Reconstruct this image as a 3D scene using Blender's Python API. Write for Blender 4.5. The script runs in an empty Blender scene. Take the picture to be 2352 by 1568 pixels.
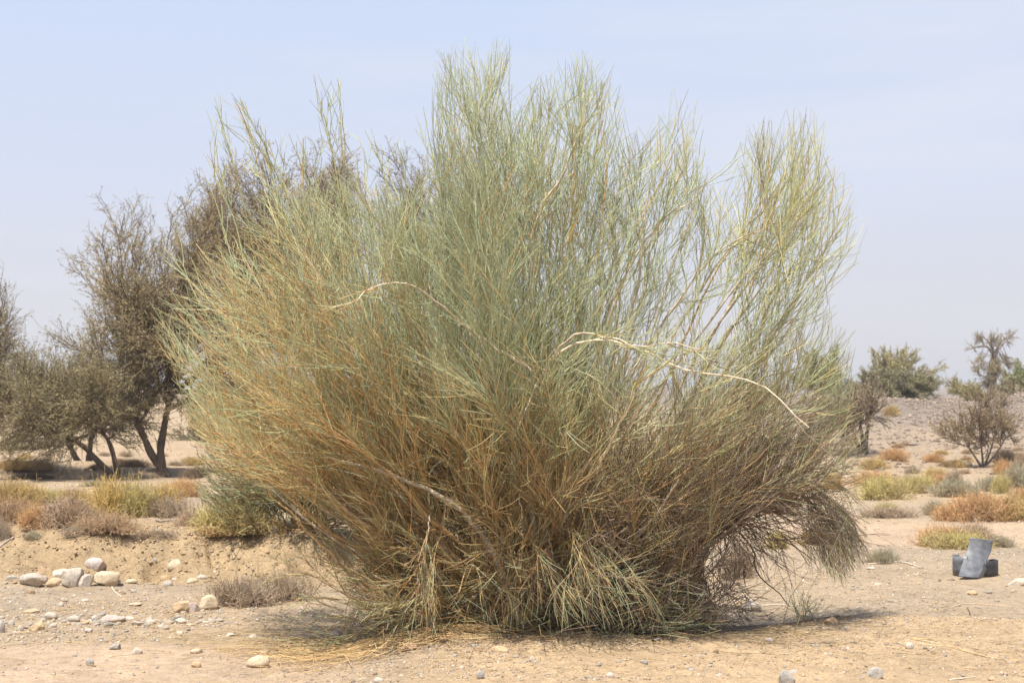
import bpy, math, random
import numpy as np
from mathutils import Vector, Matrix, Euler
random.seed(7)
RNG = np.random.default_rng(7)
D = bpy.data
SC = bpy.context.scene
COL = SC.collection

# ------------------------------------------------------------------ camera, sky, sun, exposure
F = 3267.0            # focal length in pixels of a 2352 px wide frame
CAMZ = 1.5
PITCH = math.atan(106.0 / F)
cam_d = D.cameras.new('camera'); cam = D.objects.new('camera', cam_d); COL.objects.link(cam)
cam.location = (0, 0, CAMZ); cam.rotation_euler = (math.pi / 2 + PITCH, 0, 0)
cam_d.sensor_width = 36; cam_d.lens = 36 * F / 2352; cam_d.clip_start = .1; cam_d.clip_end = 9000
cam_d.dof.use_dof = True; cam_d.dof.focus_distance = 8.2; cam_d.dof.aperture_fstop = 5.6
SC.camera = cam
SUN_EL, SUN_AZ = math.radians(67), math.atan2(-0.52, -0.85)   # azimuth measured from +Y towards +X
SUN_DIR = Vector((math.sin(SUN_AZ) * math.cos(SUN_EL), math.cos(SUN_AZ) * math.cos(SUN_EL), math.sin(SUN_EL)))
w = D.worlds.new('World'); SC.world = w; w.use_nodes = True
nt = w.node_tree; bg = nt.nodes['Background']; bg.inputs['Strength'].default_value = .1
sky = nt.nodes.new('ShaderNodeTexSky'); sky.sky_type = 'NISHITA'; sky.sun_disc = False
sky.sun_elevation = SUN_EL; sky.sun_rotation = SUN_AZ; sky.dust_density = 3.0; sky.air_density = 1.0
geo = nt.nodes.new('ShaderNodeNewGeometry'); sep = nt.nodes.new('ShaderNodeSeparateXYZ')
nt.links.new(geo.outputs['Incoming'], sep.inputs[0])
mp = nt.nodes.new('ShaderNodeMath'); mp.operation = 'ABSOLUTE'; nt.links.new(sep.outputs['Z'], mp.inputs[0])
ramp = nt.nodes.new('ShaderNodeValToRGB'); nt.links.new(mp.outputs[0], ramp.inputs[0])
els = ramp.color_ramp.elements      # dusty air: pale grey low down, blue higher up
stops = [(0, (.70, .69, .715)), (.06, (.68, .685, .75)), (.14, (.64, .69, .83)), (.26, (.585, .675, .875)), (1, (.30, .42, .72))]
els[0].position, els[0].color = 0, (*stops[0][1], 1)
els[1].position, els[1].color = 1, (*stops[-1][1], 1)
for p, c in stops[1:-1]:
    e = els.new(p); e.color = (*c, 1)
sc10 = nt.nodes.new('ShaderNodeMix'); sc10.data_type = 'RGBA'; sc10.blend_type = 'MULTIPLY'; sc10.clamp_result = False
sc10.inputs[0].default_value = 1; nt.links.new(ramp.outputs[0], sc10.inputs[6]); sc10.inputs[7].default_value = (7.5, 7.5, 7.5, 1)
mixw = nt.nodes.new('ShaderNodeMix'); mixw.data_type = 'RGBA'; mixw.inputs[0].default_value = .93; mixw.clamp_result = False
nt.links.new(sky.outputs[0], mixw.inputs[6]); nt.links.new(sc10.outputs[2], mixw.inputs[7])
# thin streaks of high cirrus
tc = nt.nodes.new('ShaderNodeTexCoord'); mpn = nt.nodes.new('ShaderNodeMapping'); mpn.inputs['Scale'].default_value = (1.2, 1.2, 9)
mpn.inputs['Rotation'].default_value = (0, .25, 0)
nt.links.new(tc.outputs['Generated'], mpn.inputs[0])
ns = nt.nodes.new('ShaderNodeTexNoise'); ns.inputs['Scale'].default_value = 2.2; ns.inputs['Detail'].default_value = 7
nt.links.new(mpn.outputs[0], ns.inputs['Vector'])
mr = nt.nodes.new('ShaderNodeMapRange'); mr.inputs['From Min'].default_value = .45; mr.inputs['From Max'].default_value = .8
mr.inputs['To Max'].default_value = .7
nt.links.new(ns.outputs[0], mr.inputs[0])
mixc = nt.nodes.new('ShaderNodeMix'); mixc.data_type = 'RGBA'; mixc.clamp_result = False
nt.links.new(mr.outputs[0], mixc.inputs[0]); nt.links.new(mixw.outputs[2], mixc.inputs[6]); mixc.inputs[7].default_value = (5.3, 5.5, 6.1, 1)
nt.links.new(mixc.outputs[2], bg.inputs[0])
sun_d = D.lights.new('sun', 'SUN'); sun_d.energy = 5.0; sun_d.angle = math.radians(.6); sun_d.color = (1, .94, .84)
sun = D.objects.new('sun', sun_d); COL.objects.link(sun); sun.rotation_euler = (-SUN_DIR).to_track_quat('-Z', 'Y').to_euler()
SC.view_settings.view_transform = 'Standard'; SC.view_settings.look = 'None'
SC.view_settings.exposure = .58; SC.view_settings.gamma = 1; SC.view_settings.use_curve_mapping = False
SC.render.engine = 'CYCLES'
SC.cycles.max_bounces = 6; SC.cycles.diffuse_bounces = 4; SC.cycles.glossy_bounces = 1; SC.cycles.transparent_max_bounces = 4
SC.cycles.transmission_bounces = 1; SC.cycles.volume_bounces = 0
SC.cycles.use_denoising = True

# ------------------------------------------------------------------ helpers
def norm(v): return v / np.maximum(np.linalg.norm(v, axis=-1, keepdims=True), 1e-9)
def pt(u, v, Y):
    """point at depth Y seen at (u, v) of the 2352 x 1568 photograph"""
    cx, cz = (u - 1176) / F, -(v - 784) / F
    yy = math.cos(PITCH) - cz * math.sin(PITCH); zz = math.sin(PITCH) + cz * math.cos(PITCH)
    t = Y / yy
    return np.array((cx * t, Y, CAMZ + zz * t))
def proj(P):
    x, y, z = P[..., 0], P[..., 1], P[..., 2] - CAMZ
    c, s = math.cos(PITCH), math.sin(PITCH)
    f = y * c + z * s; zz = -y * s + z * c
    return np.stack((1176 + x / f * F, 784 - zz / f * F), -1)
def sst(a, b, x):
    t = np.clip((x - a) / (b - a), 0, 1); return t * t * (3 - 2 * t)
_perm = np.random.default_rng(3).random((64, 64))
def vnoise(x, y):
    xi, yi = np.floor(x).astype(int), np.floor(y).astype(int); fx, fy = x - xi, y - yi
    fx = fx * fx * (3 - 2 * fx); fy = fy * fy * (3 - 2 * fy)
    g = lambda i, j: _perm[(xi + i) & 63, (yi + j) & 63]
    return (g(0, 0) * (1 - fx) + g(1, 0) * fx) * (1 - fy) + (g(0, 1) * (1 - fx) + g(1, 1) * fx) * fy - .5
def fbm(x, y, o=4, seed=0):
    r = 0; a = 1.0
    for i in range(o):
        r = r + a * vnoise(x + 17.3 * i + seed * 5.1, y - 9.7 * i + seed * 3.3); x = x * 2.03 + y * .31; y = y * 2.03 - x * .15; a *= .5
    return r

def make_mesh(name, V, quads=None, tris=None, col=None, smooth=True):
    me = D.meshes.new(name)
    nq = 0 if quads is None else len(quads); ntr = 0 if tris is None else len(tris)
    me.vertices.add(len(V)); me.vertices.foreach_set('co', np.ascontiguousarray(V, dtype=np.float32).ravel())
    loops = []; starts = []
    if nq: loops.append(np.asarray(quads).ravel()); starts.append(np.arange(nq) * 4)
    if ntr: loops.append(np.asarray(tris).ravel()); starts.append(nq * 4 + np.arange(ntr) * 3)
    loops = np.concatenate(loops).astype(np.int32); starts = np.concatenate(starts).astype(np.int32)
    me.loops.add(len(loops)); me.loops.foreach_set('vertex_index', loops)
    me.polygons.add(nq + ntr); me.polygons.foreach_set('loop_start', starts)
    me.update(calc_edges=True)
    if col is not None:
        a = me.color_attributes.new('Col', 'FLOAT_COLOR', 'POINT')
        c = np.ones((len(V), 4), np.float32); c[:, :col.shape[1]] = col; a.data.foreach_set('color', c.ravel())
    if smooth: me.shade_smooth()
    return me
def link(name, me, mat=None, parent=None, label=None, cat=None, group=None, kind=None):
    o = D.objects.new(name, me); COL.objects.link(o)
    if mat is not None and me is not None:
        if not me.materials: me.materials.append(mat)
    if parent is not None: o.parent = parent
    if label: o['label'] = label
    if cat: o['category'] = cat
    if group: o['group'] = group
    if kind: o['kind'] = kind
    return o
def empty(name, loc, **k):
    o = link(name, None, **k); o.location = loc; return o

def mat_attr(name, rough=.8, noise_scale=20., noise_amt=.25, bump=0., bump_scale=60., spec=.2, transl=0.):
    m = D.materials.new(name); m.use_nodes = True; t = m.node_tree; b = t.nodes['Principled BSDF']
    b.inputs['Roughness'].default_value = rough; b.inputs['Specular IOR Level'].default_value = spec
    at = t.nodes.new('ShaderNodeAttribute'); at.attribute_name = 'Col'
    tc = t.nodes.new('ShaderNodeTexCoord')
    n = t.nodes.new('ShaderNodeTexNoise'); n.inputs['Scale'].default_value = noise_scale; n.inputs['Detail'].default_value = 4
    t.links.new(tc.outputs['Object'], n.inputs['Vector'])
    r = t.nodes.new('ShaderNodeMapRange'); r.inputs['From Min'].default_value = .25; r.inputs['From Max'].default_value = .75
    r.inputs['To Min'].default_value = 1 - noise_amt; r.inputs['To Max'].default_value = 1 + noise_amt
    t.links.new(n.outputs[0], r.inputs[0])
    mx = t.nodes.new('ShaderNodeVectorMath'); mx.operation = 'SCALE'
    t.links.new(at.outputs['Color'], mx.inputs[0]); t.links.new(r.outputs[0], mx.inputs['Scale'])
    t.links.new(mx.outputs[0], b.inputs['Base Color'])
    if bump:
        n2 = t.nodes.new('ShaderNodeTexNoise'); n2.inputs['Scale'].default_value = bump_scale; n2.inputs['Detail'].default_value = 6
        t.links.new(tc.outputs['Object'], n2.inputs['Vector'])
        bp = t.nodes.new('ShaderNodeBump'); bp.inputs['Strength'].default_value = bump; bp.inputs['Distance'].default_value = .01
        t.links.new(n2.outputs[0], bp.inputs['Height']); t.links.new(bp.outputs[0], b.inputs['Normal'])
    if transl:
        tr = t.nodes.new('ShaderNodeBsdfTranslucent'); ms = t.nodes.new('ShaderNodeMixShader'); ms.inputs[0].default_value = transl
        t.links.new(mx.outputs[0], tr.inputs[0]); t.links.new(b.outputs[0], ms.inputs[1]); t.links.new(tr.outputs[0], ms.inputs[2])
        t.links.new(ms.outputs[0], t.nodes['Material Output'].inputs['Surface'])
    return m
M_TWIG = mat_attr('twig_skin', .65, 6, .12, spec=.3, transl=.16)
M_BARK = mat_attr('bark', .85, 25, .3, .6, 90)
M_LEAF = mat_attr('small_leaves', .7, 3, .2, transl=.3)
M_STRAW = mat_attr('dry_straw', .7, 8, .2, transl=.25)

# ------------------------------------------------------------------ terrain
def height(x, y):
    x = np.asarray(x, float); y = np.asarray(y, float)
    z = fbm(x * .35, y * .35, 3) * .05
    # eroded bank on the left, then the flat falls away again
    yb = 11.15 + .35 * fbm(x * .9, x * 0 + 3.3, 3) + .10 * fbm(x * 4, y * 4, 2, 4)
    side = 1 - sst(-1.9, -.2, x)
    face = sst(yb - .25, yb + .75, y)
    lump = np.clip(1 - np.abs(y - yb - .2) / .7, 0, 1) * side
    bank = .33 * face * (1 - sst(13.5, 22, y))
    z = z + bank * side + lump * (0.32 * np.clip(fbm(x * 2.6, y * 3.2, 4, 2), -.25, .16) + .13 * np.minimum(fbm(x * 7, y * 7, 3, 8), .06))
    # small gullies cut into the face
    gul = np.abs(fbm(x * 1.5 + .15 * y, y * .4, 2, 6)); z = z - lump * .05 * np.exp(-(gul / .05) ** 2)
    # sandy mound along the front and right
    yc = 7.75 + .75 * sst(1.0, 2.0, x) + .12 * fbm(x * .8, x * 0, 2, 5)
    mound = (1 - sst(yc, yc + .45, y)) * sst(-1.15, -.35, x)
    z = z + .15 * mound
    # smooth edge of the road, lower left
    z = z + .035 * (1 - sst(7.9, 8.6, y)) * (1 - sst(-1.6, -.6, x))
    # hollow under the shrub
    z = z - .05 * np.exp(-(((x - .35) / 1.3) ** 2 + ((y - 8.75) / .5) ** 2))
    # stony rise on the right
    hill = (1 + .35 * sst(.33, .37, x / np.maximum(y, 1))) * sst(26 + 1.5 * fbm(x * .1, x * 0, 2, 9), 43, y) * sst(1.0, 8.0, x) * (1 - .5 * sst(50, 90, y))
    z = z + hill * (1.12 + .12 * fbm(x * .12, y * .12, 3, 7))
    # low terraces in the wash on the left
    z = z + .10 * sst(.0, .06, fbm(x * .12, y * .3, 3, 11)) * sst(15, 18, y) * (1 - sst(30, 60, y)) * (1 - sst(0, 4, x))
    # fine relief
    near = 1 - sst(18, 30, y)
    rough = .4 + .6 * sst(-.1, .25, fbm(x * .7, y * .7, 2, 13)) + .6 * sst(-.6, .2, x) * (1 - sst(8, 9, y))
    road = (1 - sst(7.7, 8.2, y)) * (1 - sst(-1.7, -.9, x))
    z = z + near * rough * (1 - .85 * road) * (.016 * fbm(x * 5, y * 5, 3, 15) + .011 * fbm(x * 18, y * 18, 2, 16))
    z = z + (1 - near) * .12 * fbm(x * .6, y * .6, 3, 17) * (1 - sst(200, 500, y))
    z = z + 9 * sst(500, 1100, y) * np.maximum(.15 + fbm(x * .0016, y * .0016, 4, 21), 0) 
    return z
def hit(u, v):
    """ground point seen at (u, v)"""
    o = np.array((0, 0, CAMZ)); d = pt(u, v, 1.0) - o
    t = np.concatenate((np.arange(4, 20, .03), np.arange(20, 120, .15)))
    P = o + t[:, None] * d
    below = P[:, 2] < height(P[:, 0], P[:, 1])
    i = int(np.argmax(below)) if below.any() else len(t) - 1
    return P[i]
def zone(x, y):
    """colour of the ground and how stony it is"""
    sand = np.array((.43, .32, .205)); ochre = np.array((.465, .335, .205)); grey = np.array((.36, .285, .205))
    pale = np.array((.485, .36, .25)); mauve = np.array((.195, .152, .12)); bankc = np.array((.40, .285, .16))
    n = fbm(x * .5, y * .5, 3, 31)[..., None]
    c = sand + (grey - sand) * np.clip(.45 + n, 0, 1)
    st = .55 + .3 * n[..., 0]
    def mixin(c, col, f): return c + (col - c) * f[..., None]
    b = (1 - sst(-1.5, .2, x)) * sst(10.7, 11.1, y) * (1 - sst(12.2, 13, y)); c = mixin(c, bankc, b * .8); st = st * (1 - .4 * b)
    rd = (1 - sst(7.9, 8.5, y + .3 * fbm(x * 2, y * 2, 2, 2))) * (1 - sst(-1.3, -.5, x)); c = mixin(c, pale, rd); st = st * (1 - .85 * rd)
    mo = (1 - sst(8.3, 9.3, y)) * sst(-.9, 0, x); c = mixin(c, ochre * 1.04, mo * .85); st = st * (1 - .35 * mo)
    tr = sst(13.2, 13.8, y + .2 * fbm(x, y, 2, 3)) * (1 - sst(15.6, 16.2, y + .2 * fbm(x, y, 2, 4))) * sst(.5, 1.5, x)
    c = mixin(c, np.array((.465, .345, .235)), tr); st = st * (1 - .8 * tr)
    hl = sst(23, 37, y + 3 * fbm(x * .3, y * .3, 3, 77)) * sst(2, 7, x); c = mixin(c, mauve + .04, hl * np.clip(.9 + .8 * n[..., 0] + .4 * sst(34, 42, y), 0, 1)); st = st + hl * .5
    far = sst(16, 30, y) * (1 - hl); c = mixin(c, np.array((.40, .295, .19)), far * .7)
    return c, np.clip(st, 0, 1.2)
# one polar sheet round the camera, finest where it is seen
ang = np.concatenate((np.linspace(-180, -30, 50)[:-1], np.linspace(-30, -21, 24)[:-1], np.linspace(-21, 21, 340), np.linspace(21, 30, 24)[1:], np.linspace(30, 180, 50)[1:]))
rad = [.3, 1, 2, 3, 4, 5, 5.6, 6.1]
while rad[-1] < 16: rad.append(rad[-1] * 1.0048)
while rad[-1] < 70: rad.append(rad[-1] * 1.013)
while rad[-1] < 5000: rad.append(rad[-1] * 1.07)
rad = np.array(rad); A, R = np.meshgrid(np.radians(ang), rad)
GX, GY = R * np.sin(A), R * np.cos(A); GZ = height(GX, GY)
nr, na = GX.shape; V = np.stack((GX, GY, GZ), -1).reshape(-1, 3)
idx = np.arange(nr * na).reshape(nr, na)
q = np.stack((idx[:-1, :-1], idx[1:, :-1], idx[1:, 1:], idx[:-1, 1:]), -1).reshape(-1, 4)[:, ::-1]
c, st = zone(GX, GY); gc = np.concatenate((c, st[..., None]), -1).reshape(-1, 4)
m = D.materials.new('desert_ground'); m.use_nodes = True; t = m.node_tree; b = t.nodes['Principled BSDF']
b.inputs['Roughness'].default_value = .95; b.inputs['Specular IOR Level'].default_value = .1
at = t.nodes.new('ShaderNodeAttribute'); at.attribute_name = 'Col'
g2 = t.nodes.new('ShaderNodeNewGeometry')
def tex_noise(scale, det=5, rough=.6):
    n = t.nodes.new('ShaderNodeTexNoise'); n.inputs['Scale'].default_value = scale; n.inputs['Detail'].default_value = det
    n.inputs['Roughness'].default_value = rough; t.links.new(g2.outputs['Position'], n.inputs['Vector']); return n
def rng(src, a, b_, c_, d_):
    r = t.nodes.new('ShaderNodeMapRange'); t.links.new(src, r.inputs[0])
    for k, v in zip(('From Min', 'From Max', 'To Min', 'To Max'), (a, b_, c_, d_)): r.inputs[k].default_value = v
    return r.outputs[0]
def mth(op, a, b_):
    r = t.nodes.new('ShaderNodeMath'); r.operation = op
    for i, s in enumerate((a, b_)):
        if isinstance(s, (int, float)): r.inputs[i].default_value = s
        else: t.links.new(s, r.inputs[i])
    return r.outputs[0]
n1, n2, n3 = tex_noise(1.7), tex_noise(14, 8, .7), tex_noise(90, 4, .6)
f = mth('MULTIPLY', rng(n1.outputs[0], .3, .7, .88, 1.1), rng(n2.outputs[0], .3, .7, .74, 1.2))
f = mth('MULTIPLY', f, rng(n3.outputs[0], .3, .7, .76, 1.2))
sc_ = t.nodes.new('ShaderNodeVectorMath'); sc_.operation = 'SCALE'; t.links.new(at.outputs['Color'], sc_.inputs[0]); t.links.new(f, sc_.inputs['Scale'])
vo = t.nodes.new('ShaderNodeTexVoronoi'); vo.inputs['Scale'].default_value = 55; vo.inputs['Randomness'].default_value = 1
t.links.new(g2.outputs['Position'], vo.inputs['Vector'])
hs = t.nodes.new('ShaderNodeSeparateColor'); t.links.new(vo.outputs['Color'], hs.inputs[0])
cr = t.nodes.new('ShaderNodeValToRGB'); t.links.new(hs.outputs[0], cr.inputs[0]); e = cr.color_ramp.elements; cr.color_ramp.interpolation = 'CONSTANT'
e[0].color = (.55, .47, .38, 1); e[1].position = .3; e[1].color = (.27, .22, .18, 1)
for p, cc in ((.45, (.42, .28, .15)), (.6, (.36, .33, .29)), (.75, (.20, .16, .13)), (.88, (.62, .57, .5))): x_ = e.new(p); x_.color = (*cc, 1)
pick = mth('GREATER_THAN', hs.outputs[1], .80)
inside = rng(vo.outputs['Distance'], .30, .45, 1, 0)
patch = rng(tex_noise(2.3, 3).outputs[0], .35, .6, .15, 1.)
msk = mth('MULTIPLY', mth('MULTIPLY', pick, inside), mth('MULTIPLY', at.outputs['Alpha'], patch))
mixg = t.nodes.new('ShaderNodeMix'); mixg.data_type = 'RGBA'; t.links.new(msk, mixg.inputs[0]); t.links.new(sc_.outputs[0], mixg.inputs[6]); t.links.new(cr.outputs[0], mixg.inputs[7])
t.links.new(mixg.outputs[2], b.inputs['Base Color'])
hgt = mth('ADD', mth('MULTIPLY', n2.outputs[0], .9), mth('ADD', mth('MULTIPLY', n3.outputs[0], .45), mth('MULTIPLY', msk, .5)))
bp = t.nodes.new('ShaderNodeBump'); bp.inputs['Strength'].default_value = .9; bp.inputs['Distance'].default_value = .03
t.links.new(hgt, bp.inputs['Height']); t.links.new(bp.outputs[0], b.inputs['Normal'])
link('ground', make_mesh('ground', V, q, col=gc), m, kind='structure')

# ------------------------------------------------------------------ plant geometry
def tubes(P, R, C, sides=3):
    N, S, _ = P.shape
    T = np.empty_like(P); T[:, 1:-1] = P[:, 2:] - P[:, :-2]; T[:, 0] = P[:, 1] - P[:, 0]; T[:, -1] = P[:, -1] - P[:, -2]
    T = norm(T)
    a = norm(RNG.normal(size=(N, 1, 3))); n1 = norm(np.cross(T, a)); n2 = np.cross(T, n1)
    th = np.arange(sides) * 2 * math.pi / sides
    V = P[:, :, None] + R[:, :, None, None] * (n1[:, :, None] * np.cos(th)[:, None] + n2[:, :, None] * np.sin(th)[:, None])
    i = np.arange(N * S * sides).reshape(N, S, sides); j = np.roll(i, -1, axis=2)
    Q = np.stack((i[:, :-1], j[:, :-1], j[:, 1:], i[:, 1:]), -1).reshape(-1, 4)
    if C.ndim == 2: C = np.repeat(C[:, None], S, 1)
    C = np.broadcast_to(C, (N, S, 3))
    CC = np.repeat(C[:, :, None], sides, 2).reshape(-1, 3)
    return V.reshape(-1, 3), Q, CC
def merge(parts):
    Vs, Qs, Cs = [], [], []; off = 0
    for V, Q, C in parts:
        Vs.append(V); Qs.append(Q + off); Cs.append(C); off += len(V)
    return np.concatenate(Vs), np.concatenate(Qs), np.concatenate(Cs)
def grow(p0, d0, L, S, target=None, bend=0., jit=.1):
    N = len(p0); pts = [p0]; d = norm(d0); p = p0; n = S - 1
    L = np.broadcast_to(L, (N,))[:, None]
    for k in range(n):
        d = d + RNG.normal(size=(N, 3)) * jit
        if target is not None: d = d + target * (bend / n)
        d = norm(d); p = p + d * L / n; pts.append(p)
    return np.stack(pts, 1)
def sprout(P, count, s0, s1, even=True):
    N, S, _ = P.shape
    if even: s = (np.arange(count)[None] + RNG.random((N, count))) / count
    else: s = RNG.random((N, count))
    s = s0 + (s1 - s0) * s; f = s * (S - 1); i = np.minimum(f.astype(int), S - 2); r = (f - i)[..., None]
    n = np.arange(N)[:, None]
    pos = P[n, i] * (1 - r) + P[n, i + 1] * r; tan = norm(P[n, i + 1] - P[n, i])
    return pos.reshape(-1, 3), tan.reshape(-1, 3), np.repeat(np.arange(N), count), s.ravel()
def deflect(tan, a):
    p = norm(np.cross(tan, RNG.normal(size=tan.shape))); a = np.asarray(a)[..., None]
    return norm(tan * np.cos(a) + p * np.sin(a))
def smooth_path(pts, S):
    pts = np.asarray(pts, float)
    for _ in range(2):
        if len(pts) < 3: break
        a = pts[:-1] * .75 + pts[1:] * .25; b_ = pts[:-1] * .25 + pts[1:] * .75
        pts = np.concatenate((pts[:1], np.stack((a, b_), 1).reshape(-1, 3), pts[-1:]))
    dl = np.concatenate(([0], np.cumsum(np.linalg.norm(np.diff(pts, axis=0), axis=1)))); s = np.linspace(0, dl[-1], S)
    return np.stack([np.interp(s, dl, pts[:, k]) for k in range(3)], 1)
def inside_poly(P2, poly):
    x, y = P2[..., 0], P2[..., 1]; r = np.zeros(x.shape, bool)
    n = len(poly)
    for i in range(n):
        x1, y1 = poly[i]; x2, y2 = poly[(i + 1) % n]
        if y1 == y2: continue
        r ^= ((y1 > y) != (y2 > y)) & (x < (x2 - x1) * (y - y1) / (y2 - y1) + x1)
    return r

# ------------------------------------------------------------------ the big broom-like shrub
BY = 8.45
OUT = [(335, 650), (430, 600), (480, 520), (560, 455), (640, 400), (700, 400), (790, 370), (870, 410), (940, 400), (985, 300), (992, 100), (1060, 82), (1172, 80),
       (1190, 260), (1225, 170), (1340, 105), (1420, 150), (1450, 300), (1530, 250), (1545, 190), (1605, 195), (1622, 340), (1642, 430), (1680, 430), (1700, 300), (1780, 250), (1895, 240), (1910, 350), (1965, 430),
       (2000, 520), (1970, 620), (1925, 650), (1925, 725), (1970, 760), (1965, 900), (2012, 990), (1990, 1080), (2012, 1200), (2000, 1290), (1940, 1350), (1850, 1320), (1835, 1160),
       (1760, 1175), (1680, 1210), (1620, 1290), (1640, 1380), (1700, 1420), (1620, 1470), (1500, 1482), (1300, 1476), (1000, 1480), (900, 1515), (830, 1440), (770, 1350), (800, 1270), (800, 1200),
       (700, 1135), (560, 1115), (440, 1060), (425, 985), (395, 880), (350, 760)]
C_BLUE = np.array((.49, .53, .325)); C_YEL = np.array((.60, .575, .275)); C_STRAW = np.array((.68, .52, .26)); C_ORANGE = np.array((.66, .41, .16))
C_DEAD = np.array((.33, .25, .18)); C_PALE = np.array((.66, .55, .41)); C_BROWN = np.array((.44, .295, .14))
def bush_colour(P, lvl):
    """colour of each twig, shade of the core included: living stems blue-green, old ones straw and orange, dead ones grey-brown"""
    uv = proj(P); u, v = uv[:, 0], uv[:, 1]; N = len(P); r = RNG.random(N)
    g = lambda cu, cv, su, sv: np.exp(-((u - cu) / su) ** 2 - ((v - cv) / sv) ** 2)
    w_or = .04 + .9 * g(640, 700, 230, 130) + 1.5 * g(760, 1020, 360, 140) + .5 * g(700, 880, 260, 120) + .25 * g(860, 850, 330, 200) + .9 * g(1240, 480, 120, 90) + .5 * g(1150, 1250, 260, 160) + .5 * g(1480, 520, 220, 60)
    w_bl = 1.7 * g(1230, 680, 420, 270) + .6 * g(1150, 650, 600, 330) + 1.0 * g(1150, 250, 260, 200) + .6 * g(1600, 700, 400, 300) + .6 * g(420, 820, 130, 250) + 1.0 * g(1380, 1390, 260, 130) + .35
    w_ye = .35 + .6 * g(1750, 480, 250, 160) + .4 * g(550, 900, 250, 250) + .5 * g(1300, 900, 400, 250) + .25 * g(1300, 1330, 160, 130)
    w_st = .16 + .6 * g(700, 950, 350, 260) + .6 * g(1350, 1000, 350, 300) + .9 * g(1150, 1200, 380, 230) + .5 * g(800, 900, 350, 250) + .4 * g(700, 650, 200, 100)
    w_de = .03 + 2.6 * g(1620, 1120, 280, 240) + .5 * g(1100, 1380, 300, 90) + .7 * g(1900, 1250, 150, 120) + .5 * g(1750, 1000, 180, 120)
    w_br = .12 + 2.2 * g(1180, 1180, 420, 220) + .4 * g(1750, 1100, 300, 150)  # old brown stems, weighted up to paint the shade of the core too
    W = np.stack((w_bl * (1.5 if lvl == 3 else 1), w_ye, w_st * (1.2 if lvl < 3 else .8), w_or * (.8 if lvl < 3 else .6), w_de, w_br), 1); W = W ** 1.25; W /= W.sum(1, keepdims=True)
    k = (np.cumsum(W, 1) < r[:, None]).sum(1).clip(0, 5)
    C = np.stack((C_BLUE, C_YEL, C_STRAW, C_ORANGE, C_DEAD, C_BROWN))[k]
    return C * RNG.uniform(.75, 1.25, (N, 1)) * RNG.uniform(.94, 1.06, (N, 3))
def lean(P, droop):
    """direction the young stems grow to: fanning away from the stump and upwards"""
    r = P - np.array((.1, BY, .35)); r = norm(r)
    up = np.array((0, 0, 1.)); right = sst(.2, 1.2, P[:, 0])[:, None]
    wr = (.75 - .45 * right); t_ = r * wr + up * (1 - wr) * (1.0 + .5 * sst(1.0, 2.2, P[:, 2])[:, None])
    if droop: t_ = np.array((.12, -.1, -1.0)) + np.stack((.35 * sst(-.1, .6, P[:, 0]), P[:, 0] * 0, P[:, 0] * 0), 1) + RNG.normal(size=P.shape) * np.array((.4, .25, .15))
    return norm(t_)
def twig_mass(limb, n1, n2, n3, droop=False, s0=.35, scale=1., poly=OUT, colour=bush_colour, leanf=lean, thick=1., ang=(.3, .75)):
    """three orders of side shoots on one limb path (S,3)"""
    L = limb[None]; parts = []
    p, tn, _, s = sprout(L, n1, s0, 1.0)
    d = deflect(tn, RNG.uniform(*ang, len(p)))
    P1 = grow(p, d, RNG.uniform(.25, .8, len(p)) * scale, 7, leanf(p, droop) + RNG.normal(size=p.shape) * .22, RNG.uniform(.1, 1.1, (len(p), 1)) if not droop else 2.2, .085)
    if poly: P1 = P1[inside_poly(proj(P1[:, -1]), poly)]
    if not len(P1): return None
    r1 = np.linspace(.0040, .0023, 7)[None] * thick * RNG.uniform(.7, 1.3, (len(P1), 1))
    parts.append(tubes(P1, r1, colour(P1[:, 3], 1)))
    p, tn, _, s = sprout(P1, n2, .12, 1.0)
    P2 = grow(p, deflect(tn, RNG.uniform(.2, .7, len(p))), RNG.uniform(.16, .46, len(p)) * scale, 4, leanf(p, droop), .4 if not droop else 1.5, .085)
    if poly: P2 = P2[inside_poly(proj(P2[:, -1]), poly)]
    if len(P2):
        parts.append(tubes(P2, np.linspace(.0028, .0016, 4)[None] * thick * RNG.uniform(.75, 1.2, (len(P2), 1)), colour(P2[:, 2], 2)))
        p, tn, _, s = sprout(P2, n3, .15, .95)
        P3 = grow(p, deflect(tn, RNG.uniform(.2, .65, len(p))), RNG.uniform(.1, .32, len(p)) * scale, 3, leanf(p, droop), .2 if not droop else 1., .07)
        if poly: P3 = P3[inside_poly(proj(P3[:, -1]), poly)]
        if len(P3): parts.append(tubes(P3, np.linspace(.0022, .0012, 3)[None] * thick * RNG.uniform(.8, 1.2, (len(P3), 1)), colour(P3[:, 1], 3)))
    return merge(parts)
def limb_path(base, tgt, sag=.25, S=14, jit=.018):
    base, tgt = np.array(base, float), np.array(tgt, float); d = tgt - base
    mid = base + d * .45 + np.array((0, 0, 1)) * np.linalg.norm(d) * RNG.uniform(-.05, sag) * (.3 if d[2] > abs(d[0]) else 1) * -.4
    mid = mid + RNG.normal(size=3) * .06
    t_ = np.linspace(0, 1, S)[:, None]
    P = base * (1 - t_) ** 2 + mid * 2 * t_ * (1 - t_) + tgt * t_ ** 2
    w_ = np.cumsum(RNG.normal(size=(S, 3)) * jit, 0); w_ -= t_ * w_[-1]
    return P + w_
bx = pt(1190, 1440, BY)
big = empty('broom_shrub', (bx[0], BY, float(height(bx[0], BY))), label='huge grey-green shrub of thin leafless stems, filling the middle, with straw-coloured inner twigs', cat='shrub')
BL = np.array(big.location)
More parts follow.
